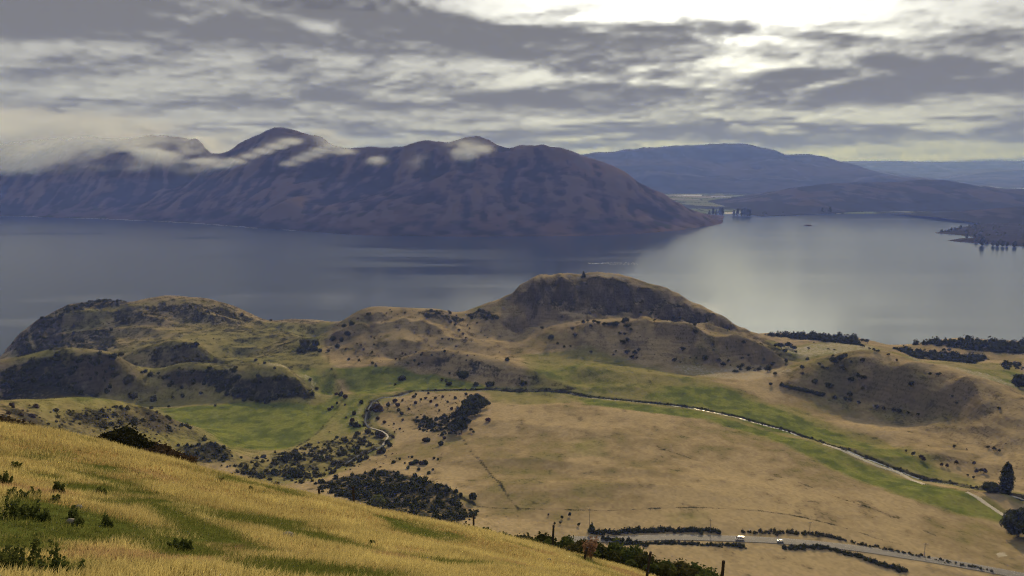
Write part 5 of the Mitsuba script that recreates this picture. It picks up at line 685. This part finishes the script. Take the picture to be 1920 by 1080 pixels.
for nm, (poly, dens_, rad) in SCRUB.items():
    r2 = np.random.default_rng(sum(map(ord, nm)))
    area = Polygon(np.asarray(poly)).buffer(0).area
    n = int(min(900, area / 100 * dens_))
    PPg = Polygon(np.asarray(poly)).buffer(0)
    p, _ = scatter_in(np.array(PPg.buffer(9).exterior.coords), int(n * 1.35), r2)
    sd = distance(points(p[:, 0], p[:, 1]), PPg.boundary) * np.where(contains_xy(PPg, p[:, 0], p[:, 1]), 1, -1)
    p = p[r2.random(len(p)) < sstep(-9, 5, sd)]; n = len(p)
    thin = fbm2(p[:, 0], p[:, 1], 22, 2, 15) + 0.5 * r2.random(n) > -0.22
    p = p[thin]; z = ground_z(p[:, 0], p[:, 1])
    parts = []
    for (x, y), zz in zip(p, z):
        bv, bf = BLOB[int(r2.integers(8))]
        s = rad * (0.35 + 1.05 * r2.random() ** 1.5); a = r2.random() * 6.28
        R = np.array([[math.cos(a), -math.sin(a)], [math.sin(a), math.cos(a)]])
        parts.append((np.column_stack([bv[:, :2] @ R.T * s, bv[:, 2] * s * (.8 + .5 * r2.random())]) + [x, y, zz - .1 * s], bf))
    put('scrub', mikit.ply(join(parts), 'leaf_brown' if nm in ('near_left',) else 'leaf_olive' if nm in ('knoll', 'gully_slope', 'hill_band', 'second_face', 'crag') else 'leaf_dark'), SCRUB_LABEL[nm], 'scrub', kind='stuff')

LOW_LABEL = dict(left_hills='low scattered scrub and tussock over the green left-hand hills', spur='low scrub over the spur behind the grassy slope', middle='sparse low scrub over the brown middle hill', brookside='low brown scrub over the flat between brook and grove', ridge='sparse low scrub over the dry ridge below the highest hill')
for nm, (poly, n, rad) in LOW_SCRUB.items():
    r2 = np.random.default_rng(sum(map(ord, nm)) + 3); p, _ = scatter_in(poly, n, r2)
    p = p[fbm2(p[:, 0], p[:, 1], 40, 3, 16) + .7 * (r2.random(n) - .5) > .02]; z = ground_z(p[:, 0], p[:, 1]); parts = []
    for (x, y), zz in zip(p, z):
        bv, bf = BLOB[int(r2.integers(8))]; s = rad * (.35 + 1.0 * r2.random() ** 2)
        parts.append((bv * [s * (.8 + .5 * r2.random()), s, s * .7] + [x, y, zz - .15 * s], bf))
    put('low_scrub', mikit.ply(join(parts), 'leaf_brown' if nm == 'brookside' else 'leaf_olive'), LOW_LABEL[nm], 'scrub', kind='stuff')
c = resample(STREAM, 1.6); r2 = np.random.default_rng(5); parts = []
d = np.gradient(c, axis=0); d /= np.linalg.norm(d, axis=1, keepdims=True)
for side in (-1, 1):
    for (x, y), (dx_, dy_) in zip(c, d):
        if r2.random() < .42: continue
        o = side * (2.0 + 2.2 * r2.random() ** 2); X_, Y_ = x + dy_ * o, y - dx_ * o
        bv, bf = BLOB[int(r2.integers(8))]; s = .35 + .55 * r2.random()
        parts.append((bv * [s * 1.4, s, s] + [X_, Y_, float(ground_z(np.array([X_]), np.array([Y_]))[0]) - .1], bf))
put('reeds', mikit.ply(join(parts), 'leaf_dark'), 'dark reeds and rushes lining both banks of the ditch', 'reeds', kind='stuff')

HEDGE_LABEL = ['long dark hedge along the far side of the road, left of the van', 'low broken hedge along the far side of the road above the two vehicles', 'dark hedge along the near side of the road below the van', 'bushy hedge below the road bend at the lower right', 'thin dark verge growth along the far side of the descending road', 'short dark hedge at the left end of the visible road', 'dark clipped hedge row across the lower face of the right-hand hill']
for k, ((line, h), lb) in enumerate(zip(HEDGES, HEDGE_LABEL)):
    r2 = np.random.default_rng(300 + k); c = resample(line, 0.55); parts = []
    z = ground_z(c[:, 0], c[:, 1])
    for (x, y), zz in zip(c, z):
        if r2.random() < (0.30 if k in (1, 4) else 0.02): continue
        bv, bf = BLOB[int(r2.integers(8))]; s = h * .5 * (.6 + .8 * r2.random())
        parts.append((bv * [s, s, s * 1.15] + [x + r2.normal() * .5, y + r2.normal() * 1.1, zz - .05], bf))
    put('hedge', mikit.ply(join(parts), 'leaf_olive' if k in (1, 4) else 'leaf_dark'), lb, 'hedge')

# bushes beyond the crest of the grassy slope
def near_bush(name, x, y, h, material, label, group, ncard=520, size=.2, wide=.8):
    h = float(np.clip(h, 0.8, 4.2)); r2 = np.random.default_rng(int(abs(x * 97 + y * 31)))
    z = float(ground_z(np.array([x]), np.array([y]))[0]); parts = []
    for k in range(7):
        a = r2.random() * 6.28; rr = .42 * h * wide * math.sqrt(r2.random())
        c = (x + rr * math.cos(a), y + rr * math.sin(a), z + h * (.35 + .38 * r2.random()))
        r = np.array([.33 * wide, .33 * wide, .26]) * h * (.8 + .4 * r2.random())
        parts.append(lump(r2, c, r * .8, 2, .16)); parts.append(cards(r2, c, r, ncard // 7, size * (.7 + .3 * h / 3), .7, 1.18))
    put(name, mikit.ply(join(parts), material), label, 'bush', group)
for i, (x, y, h) in enumerate(BUSHES):
    near_bush('bush', x, y, h * .85, ['leaf_dark', 'leaf_green', 'leaf_olive'][(i * 7) % 3 if i % 4 else 1], 'leafy green bush below the fence posts on the slope', 'bushes below the fence line')
for i, (x, y, h) in enumerate(EDGE_BUSHES):
    near_bush('edge_bush', x, y, h * .72, 'leaf_black' if i < 4 else 'leaf_brown', 'blackish bush behind the left crest of the grassy slope' if i < 4 else 'brownish bush along the left crest of the grassy slope', 'blackish bush at the crest' if i < 4 else 'brown bushes along the left crest', wide=.9)
x, y, h = RED_WEED
r2 = np.random.default_rng(9); parts = []; z = float(ground_z(np.array([x]), np.array([y]))[0])
for k in range(12):
    a = r2.random() * 6.28; q = .35 * math.sqrt(r2.random()); base = np.array([x + .4 * q * math.cos(a), y + .4 * q * math.sin(a), z]); top = np.array([x + q * 1.5 * math.cos(a), y + q * 1.5 * math.sin(a), z + 1.0 + .5 * r2.random()])
    parts.append(tube_mesh([base, base * .5 + top * .5, top], [.02, .015, .008], 4))
    for t in (.55, .75, .95): parts.append(cards(r2, base + (top - base) * t, (.11, .11, .14), 9, .11, .3, 1.1))
put('reddish_bush', mikit.ply(join(parts), 'leaf_red'), 'pinkish brown dry seed-head bush beside the leaning fence post', 'bush')

# ---------------------------------------------------------------- the grassy slope
def grass(n_try, y0, y1, bent, width):
    r2 = np.random.default_rng(int(y0 * 10))
    y = np.sqrt(y0 ** 2 + (y1 ** 2 - y0 ** 2) * r2.random(n_try))
    x = (r2.random(n_try) * 2 - 1) * (0.66 * y + 1)
    m = (x < 0.28 * y + 8)
    x, y = x[m], y[m]
    # tufts: pull blades together
    cx, cy = np.round(x / .34 + .3 * np.sin(y * 3)) * .34, np.round(y / .34 + .3 * np.sin(x * 2.3)) * .34
    pull = 0.35 * r2.random(len(x)); x, y = x + (cx - x) * pull, y + (cy - y) * pull
    use = meadow_use(x, y)
    clump = fbm2(x, y, 1.1, 2, 33)
    h = (0.18 + 0.17 * r2.random(len(x)) + 0.16 * clump + 0.10 * fbm2(x, y, 6, 2, 34)) * (1 - 0.55 * np.clip(use[:, 0], 0, 1)) * (1 - .45 * use[:, 1])
    h = np.clip(h, .06, .8)
    z = near_ground(x, y)
    ok = (h > .07)
    x, y, z, h, use = x[ok], y[ok], z[ok], h[ok], use[ok]
    n = len(x); a = r2.random(n) * 6.28
    u = np.stack([np.cos(a), np.sin(a), 0 * a], 1)
    lean = r2.normal(size=(n, 2)) * .30 + [.28, -.10]
    base = np.stack([x, y, z - .03], 1)
    tip = base + np.column_stack([lean * h[:, None], h * (1 - .25 * (lean ** 2).sum(1)).clip(.35, 1)])
    wd = (width * (.7 + .6 * r2.random(n)))[:, None]
    if bent:
        mid = base * .45 + tip * .55 + np.column_stack([-lean * h[:, None] * .12, h * .10])
        V = np.stack([base - u * wd, base + u * wd, mid + u * wd * .8, mid - u * wd * .8, tip], 1)
        i = np.arange(n)[:, None] * 5; F = np.vstack([i + [0, 1, 2], i + [0, 2, 3], i + [3, 2, 4]]); k = 5
    else:
        V = np.stack([base - u * wd, base + u * wd, tip], 1); F = np.arange(n)[:, None] * 3 + [0, 1, 2]; k = 3
    jit = np.clip(use + r2.normal(size=use.shape) * [.16, .12], 0, 1)
    return V.reshape(-1, 3), F, np.repeat(jit, k, 0)
G = [grass(105000, 9, 20, True, .0075), grass(190000, 20, 33, False, .011), grass(250000, 33, 56, False, .016)]
v, f = join([(a, b) for a, b, _ in G])
put('tall_grass', mikit.ply((v, f), 'grass_material', smooth=True, uv=np.vstack([u for _, _, u in G])), 'golden dry grass with green patches over the slope in front', 'grass', kind='stuff')

def weed(x, y, h, label, group):
    """a few thin leafy stems"""
    r2 = np.random.default_rng(int(abs(x * 71 + y * 13) * 10)); parts = []
    for k in range(int(5 + 4 * r2.random())):
        a = r2.random() * 6.28; q = .55 * h * math.sqrt(r2.random())
        bx_, by_ = x + q * math.cos(a), y + q * math.sin(a); hh = h * (.5 + .6 * r2.random())
        base = np.array([bx_, by_, float(near_ground(np.array([bx_]), np.array([by_]))[0]) - .02]); top = base + [.18 * hh * r2.normal(), .18 * hh * r2.normal(), hh]
        parts.append(tube_mesh([base, base * .5 + top * .5 + [.02, 0, 0], top], [.007, .005, .003], 4))
        for t in np.linspace(.12, 1, 9):
            parts.append(cards(r2, base + (top - base) * t, (.035 + .085 * hh * (1.15 - t),) * 3, 6, .045 + .03 * (1 - t), .3, 1.1))
    put('weed', mikit.ply(join(parts), 'leaf_green'), label, 'weed', group)
for i, (x, y, h) in enumerate(WEEDS):
    if y < 14: weed(x, y, h * 1.15, 'leafy green weed at the bottom left corner', 'weeds at the bottom left corner')
    elif i < 11: weed(x, y, h * .75, 'dark green weed in the left green patch of the slope', 'weeds in the left green patch')
    else: weed(x, y, h * .8, 'small weed standing in the open golden grass', 'weeds in the golden grass')
SL = ['pale stone in the green patch left of the slope', 'grey rounded stone in the middle of the grassy slope', 'small pale stone in the green strip of the slope', 'small dark stone above the pale stone at the left', 'small stone in the grass near the leaning fence post']
for (x, y, h), lb in zip(STONES, SL):
    r2 = np.random.default_rng(int(abs(x * 50))); s = max(h * .6, .09)
    m = ICO2; v = m.vertices * (0.75 + .5 * meshkit.fbm(m.vertices * 1.7 + x, 3, 4))[:, None] * [s * 1.1, s * .9, s * .75] + [x, y, float(near_ground(np.array([x]), np.array([y]))[0]) + s * .35]
    put('stone', mikit.ply((v, m.faces), 'stone_material', smooth=50), lb, 'stone')

# ---------------------------------------------------------------- fence posts
PL = ['dark upright fence post at the crest, furthest left of the clear ones', 'dark fence post before the bushes, second of the clear ones', 'short leaning fence post beside the pinkish bush', 'tall fence post leaning right in front of the bushes', 'fence post at the bottom edge, furthest right', 'weathered fence post half hidden behind the crest above the gully thicket', 'stub of a fence post at the crest, furthest left of all']
PLEAN = [(.01, 0), (.04, 0), (.22, 0), (.13, 0), (.05, 0), (-.02, 0), (0, 0)]
for (x, y, h), lb, ln in zip(POSTS, PL, PLEAN):
    h = float(np.clip(h, .9, 2.3)); z = float(ground_z(np.array([x]), np.array([y]))[0])
    k_ = .6 if y < 30 else 1
    pts = [(x - ln[0] * h, y, z - .3), (x - ln[0] * h * .5, y, z + h * .5), (x, y, z + h)]
    v, f = tube_mesh(pts, [.078 * k_, .072 * k_, .068 * k_], 8)
    put('fence_post', mikit.ply((v, f), 'weathered_wood', smooth=40), lb, 'fence post', 'posts of the fence along the crest')

# ---------------------------------------------------------------- power poles
QL = ['tallest power pole with a crossarm, behind the roadside tree', 'thin power pole in the field behind the hedge, left of the van', 'thin power pole in the field, right of the second vehicle', 'thin power pole beside the descending road at the lower right']
for (x, y, z, h), lb in zip(POLES, QL):
    z = float(ground_z(np.array([x]), np.array([y]))[0])
    key = thing('power_pole', lb, 'power pole', 'power poles along the road')
    put('mast', mikit.ply(tube_mesh([(x, y, z - .3), (x, y, z + h * .5), (x, y, z + h)], [.17, .145, .11], 8), 'grey_pole', smooth=40), parent=key)
    bm = trimesh.creation.box([2.4, .14, .16]); bm.apply_translation([x, y - .16, z + h - .7])
    put('crossarm', mikit.ply(bm, 'grey_pole'), parent=key)
    for dx in (-1.05, -.35, .35, 1.05):
        m = trimesh.creation.revolve([(0, 0), (.07, 0), (.05, .1), (.08, .13), (.05, .22), (0, .24)], sections=8); m.apply_translation([x + dx, y - .16, z + h - .62])
        put('insulator', mikit.ply(m, 'lamp_clear'), parent=key)

# ---------------------------------------------------------------- the two vehicles
import manifold3d as m3
def prism(profile, half, inset=0.0, bevel=.06):
    """side profile (x, z) swept across y; upper corners drawn in by inset"""
    p = m3.CrossSection([np.asarray(profile, float)], m3.FillRule.EvenOdd).offset(-bevel, m3.JoinType.Round, 2.0, 12).offset(bevel, m3.JoinType.Round, 2.0, 12)
    body = m3.Manifold.extrude(p, 2 * half).translate([0, 0, -half]).rotate([90, 0, 0])
    m = body.refine_to_length(.35).to_mesh()
    v = np.array(m.vert_properties[:, :3]); zmin, zmax = v[:, 2].min(), v[:, 2].max()
    k = np.clip((v[:, 2] - zmin - .45 * (zmax - zmin)) / (.55 * (zmax - zmin)), 0, 1)
    v[:, 1] *= 1 - inset * k
    return v, np.array(m.tri_verts)

def vehicle(name, label, cat, at, side, profile, half, inset, panes, wheels, lamps):
    c = resample(ROADC, 1.0); j = int(np.argmin(np.hypot(c[:, 0] - at[0], c[:, 1] - at[1])))
    d = c[j, :2] - c[j + 3, :2]; a = math.atan2(d[1], d[0])       # driving left
    nx = np.array([math.sin(a), -math.cos(a)])
    o = c[j, :2] + nx * side
    M = np.array([[math.cos(a), -math.sin(a), 0], [math.sin(a), math.cos(a), 0], [0, 0, 1]])
    to = lambda v: .9 * np.asarray(v) @ M.T + [o[0], o[1], c[j, 2] + .08]
    key = thing(name, label, cat)
    v, f = prism(profile, half, inset); put('body', mikit.ply((to(v), f), 'white_paint', smooth=40), parent=key)
    for nm, prof, hw, ins in panes:
        v, f = prism(prof, hw, ins, .02); put(nm, mikit.ply((to(v), f), 'dark_glass', smooth=30), parent=key)
    for wx in wheels:
        for sy in (-1, 1):
            t = trimesh.creation.cylinder(.34, .22, sections=20); t.apply_transform(trimesh.transformations.rotation_matrix(math.pi / 2, [1, 0, 0])); t.apply_translation([wx, sy * (half - .09), .34])
            w = put('wheel', mikit.ply((to(t.vertices), t.faces), 'tyre', smooth=30), parent=key)
            r = trimesh.creation.cylinder(.19, .23, sections=14); r.apply_transform(trimesh.transformations.rotation_matrix(math.pi / 2, [1, 0, 0])); r.apply_translation([wx, sy * (half - .085), .34])
            put('rim', mikit.ply((to(r.vertices), r.faces), 'wheel_metal', smooth=30), parent=w)
    for nm, x, z, m_ in lamps:
        for sy in (-1, 1):
            b = trimesh.creation.box([.08, .3, .16]); b.apply_translation([x, sy * (half * .78), z]); put(nm, mikit.ply((to(b.vertices), b.faces), m_), parent=key)

vehicle('camper_van', 'white high-roofed camper van driving left on the road', 'van', VAN, -1.7,
        [(-2.75, .35), (2.6, .35), (2.75, .6), (2.7, 1.0), (2.25, 1.25), (1.75, 1.95), (1.5, 2.1), (1.0, 2.25), (-2.6, 2.25), (-2.75, 2.0)], 1.0, .08,
        [('windscreen', [(2.34, 1.22), (2.27, 1.25), (1.80, 1.93), (1.86, 1.95)], .84, .05), ('side_window', [(2.05, 1.3), (.75, 1.3), (.75, 1.9), (1.72, 1.9)], 1.0, -.02), ('rear_side_window', [(.55, 1.35), (-2.3, 1.35), (-2.3, 1.9), (.55, 1.9)], 1.0, -.02)],
        (1.75, -1.7), [('headlight', 2.70, .78, 'lamp_clear'), ('tail_light', -2.74, .9, 'lamp_red')])
vehicle('white_car', 'small white hatchback following the van along the road', 'car', CAR, -1.7,
        [(-1.95, .3), (1.95, .3), (2.05, .55), (1.95, .8), (1.05, .95), (.45, 1.42), (-.9, 1.5), (-1.55, 1.3), (-1.95, .95), (-2.02, .6)], .87, .22,
        [('windscreen', [(1.10, .95), (1.02, .96), (.47, 1.40), (.55, 1.41)], .70, .08), ('side_window', [(.85, .98), (-1.35, .98), (-1.2, 1.32), (-.8, 1.40), (.36, 1.36)], .86, .16), ('rear_window', [(-1.62, 1.26), (-1.55, 1.27), (-1.92, .98), (-1.99, .98)], .66, .08)],
        (1.25, -1.25), [('headlight', 1.95, .66, 'lamp_clear'), ('tail_light', -1.97, .78, 'lamp_red')])

# ---------------------------------------------------------------- boat and its wake
bx, by = BOAT
key = thing('motorboat', 'tiny white motorboat on the lake behind the highest hill, trailing a wake', 'boat')
hull = (m3.Manifold.hull_points(np.array([[-3.4, y, z] for y, z in ((-1.1, .9), (1.1, .9), (-.8, -.2), (.8, -.2))] + [[1.5, -1.1, 1.0], [1.5, 1.1, 1.0], [3.6, 0, 1.25], [2.2, 0, -.2]]))).to_mesh()
put('hull', mikit.ply((np.array(hull.vert_properties[:, :3]) * [-1, 1, 1] + [bx, by, 0], np.array(hull.tri_verts)[:, ::-1]), 'white_paint'), parent=key)
v, f = prism([(-1.2, 1.0), (1.0, 1.0), (.5, 1.9), (-1.1, 1.95)], .85, .1); put('cabin', mikit.ply((v * [-1, 1, 1] + [bx, by, 0], f[:, ::-1]), 'white_paint', smooth=40), parent=key)
v, f = prism([(-.9, 1.25), (.72, 1.25), (.5, 1.7), (-.9, 1.7)], .87, .07, .02); put('cabin_window', mikit.ply((v * [-1, 1, 1] + [bx, by, 0], f[:, ::-1]), 'dark_glass'), parent=key)
scene['foam'] = dict(type='twosided', bsdf=dict(type='diffuse', reflectance={'type': 'rgb', 'value': [.45, .47, .5]}))
r2 = np.random.default_rng(12); parts = []
for k in range(420):
    s = r2.random() ** 1.4; side = r2.choice([-1, 0, 1])
    px, py_ = bx + 4 + 130 * s, by + side * (2 + 34 * s) + r2.normal() * (1.2 + 3 * s)
    L, Wd = 1.5 + 4 * r2.random(), .35 + .5 * r2.random()
    an = side * .28 + r2.normal() * .2; u = np.array([math.cos(an), math.sin(an), 0]); n_ = np.array([-u[1], u[0], 0]); c = np.array([px, py_, .03 + .0005 * k])
    parts.append((np.array([c - u * L - n_ * Wd * .3, c - n_ * Wd, c + u * L, c + n_ * Wd]), [[0, 1, 2], [0, 2, 3]]))
put('wake_foam', mikit.ply(join(parts), 'foam'), 'broken white wake behind the motorboat', 'wake', kind='stuff')

# ---------------------------------------------------------------- trees on the far shores
for k, (x, y, h) in enumerate(FAR_TREES):
    r2 = np.random.default_rng(400 + k)
    v, f = join([lump(r2, (0, 0, .35), (.24, .24, .34), 2, .2), lump(r2, (.02, 0, .7), (.16, .16, .32), 2, .2), tube_mesh([(0, 0, -.1), (0, 0, .1), (0, 0, .3)], [.03, .03, .02], 5)])
    put('shore_tree', mikit.ply((v * h + [x, y, 2.0], f), 'leaf_dark'), 'tall dark tree on the far shore beyond the headland', 'tree', 'trees on the far green shore')
for k, (x, y, h) in enumerate(POINT_TREES):
    r2 = np.random.default_rng(440 + k)
    v, f = join([lump(r2, (0, 0, .4), (.3, .3, .38), 2, .25), lump(r2, (.03, 0, .72), (.2, .2, .28), 2, .25), tube_mesh([(0, 0, -.1), (0, 0, .1), (0, 0, .3)], [.04, .04, .02], 5)])
    put('point_tree', mikit.ply((v * h + [x, y, 1.0], f), 'leaf_dark'), 'dark tree on the low point at the right', 'tree', 'trees on the low point')
r2 = np.random.default_rng(77); parts = []
p, _ = scatter_in(POINT, 1000, r2)
for x, y in p:
    if fbm2(np.array([x]), np.array([y]), 120, 2, 3)[0] < -0.24: continue
    bv, bf = BLOB[int(r2.integers(8))]; s = 3 + 3.5 * r2.random(); parts.append((bv * [s, s, s * 1.2] + [x, y, 3.0], bf))
put('shore_wood', mikit.ply(join(parts), 'leaf_dark'), 'dark wood covering the low point on the right side of the lake', 'wood', kind='stuff')

# ---------------------------------------------------------------- which one: things of a small group are told apart by their order from the left
WORDS = 'first second third fourth fifth sixth seventh eighth ninth tenth eleventh twelfth thirteenth fourteenth fifteenth sixteenth seventeenth eighteenth nineteenth twentieth'.split()
ORD = WORDS + [t + '-' + w_ if w_ else e_ for t, e_ in (('twenty', ''), ('thirty', 'thirtieth'), ('forty', 'fortieth'), ('fifty', 'fiftieth'), ('sixty', 'sixtieth'), ('seventy', 'seventieth')) for w_ in ([''] if e_ else []) + WORDS[:9]]
alike = {}
for key, e in labels.items():
    if 'group' in e: alike.setdefault((e['group'], e['label']), []).append(key)
for (g, lb), keys in alike.items():
    if 1 < len(keys) <= len(ORD):
        def bearing(key):
            d = scene.get(key) or next(scene[k] for k in scene if k.startswith(key + '__'))
            if 'to_world' in d:
                m = np.array(d['to_world'].matrix); return m[0, 3] / m[1, 3]
            c = meshkit.WRITTEN[d['filename']][0].mean(0); return c[0] / c[1]
        for i, key in enumerate(sorted(keys, key=bearing)):
            labels[key] = {**labels[key], 'label': f'{lb}, {ORD[i]} from the left'}

# ---------------------------------------------------------------- mist on the headland, and the air
def mist(bounds, res, fn):
    (x0, x1), (y0, y1), (z0, z1) = bounds
    nx, ny, nz = res
    Zg, Yg, Xg = np.meshgrid(z0 + (np.arange(nz) + .5) / nz * (z1 - z0), y0 + (np.arange(ny) + .5) / ny * (y1 - y0), x0 + (np.arange(nx) + .5) / nx * (x1 - x0), indexing='ij')
    dens = fn(Xg, Yg, Zg).astype(np.float32)
    return dict(type='gridvolume', grid=mi.VolumeGrid(dens[..., None]), to_world=T().translate([x0, y0, z0]).scale([x1 - x0, y1 - y0, z1 - z0]), filter_type='trilinear')
MB = ((-4300, 260), (3900, 6300), (225, 640))
def mist_density(x, y, z):
    g = head_base(x.ravel(), y.ravel()).reshape(x.shape)
    wv = meshkit.fbm(np.stack([x / 520, y / 520, z / 200], -1), 3, 70) - .5
    n = meshkit.fbm(np.stack([x / 170 + wv * 2.2 - z / 160, y / 240, z / 110 + wv * 1.6], -1), 5, 72)
    above = z - g
    # a bank hugging the left-hand crest, its base near the height of the viewpoint
    base = 272 + 170 * wv + 40 * sstep(-1900, -800, x)
    bank = sstep(-25, 45, z - base) * sstep(-1500, -2150, x + 800 * wv) * sstep(590, 400, z - 120 * sstep(-1500, -3500, x))
    hug = sstep(210, 30, above)
    d = bank * (hug * .8 + .2) * sstep(.52, .64, n + .03 * sstep(-1500, -3000, x))
    for cx, cy, cz, rx, ry, rz, a in MIST_WISPS:
        q = ((x - cx) / rx) ** 2 + ((y - cy) / ry) ** 2 + ((z - cz) / rz) ** 2
        d = np.maximum(d, a * np.exp(-q * 1.6) * sstep(.50, .62, n + .16 * np.exp(-q)))
    return d * 0.021
MIST_WISPS = []
def wisp(px, tan_up, y, rx, rz, a=1.0):
    MIST_WISPS.append((px * y, y, 265 + tan_up * y, rx, 120, rz, a))
wisp(-.108, .014, 4150, 75, 38); wisp(-.055, .021, 4200, 90, 48, 1.2); wisp(-.157, .012, 4350, 45, 24, .6); wisp(-.036, .024, 4220, 55, 22)
for k in range(6): wisp(-.335 + .016 * k, .005 + .0055 * k, 4600, 62, 20, .9)
for k in range(6): wisp(-.255 + .012 * k, .008 + .005 * k, 4650, 55, 18, .9)
wisp(-.195, .022, 4600, 70, 18, .8); wisp(-.215, .040, 4900, 70, 60, .7); wisp(-.37, .010, 4550, 150, 24); wisp(-.42, .020, 4600, 220, 45)
USE_MIST = True
if USE_MIST:
    scene['mist_medium'] = dict(type='heterogeneous', albedo={'type': 'rgb', 'value': [.91, .96, 1.0]}, sigma_t=mist(MB, (150, 80, 46), mist_density), scale=1.0)
    (x0, x1), (y0, y1), (z0, z1) = MB
    scene['mist'] = dict(type='cube', to_world=T().translate([(x0 + x1) / 2, (y0 + y1) / 2, (z0 + z1) / 2]).scale([(x1 - x0) / 2, (y1 - y0) / 2, (z1 - z0) / 2]), bsdf={'type': 'null'}, interior={'type': 'ref', 'id': 'mist_medium'}, exterior={'type': 'ref', 'id': 'air'})
    labels['mist'] = dict(label='low grey cloud clinging to the crest of the headland', category='cloud', kind='stuff')
scene['air'] = dict(type='homogeneous', albedo={'type': 'rgb', 'value': [.60, .80, 1.0]}, sigma_t={'type': 'rgb', 'value': [3.2e-5, 3.8e-5, 9.4e-5]})
scene['haze'] = dict(type='cube', to_world=T().translate([0, 11900, 350]).scale([17500, 14500, 420]), bsdf={'type': 'null'}, interior={'type': 'ref', 'id': 'air'})
labels['haze'] = dict(kind='stuff')
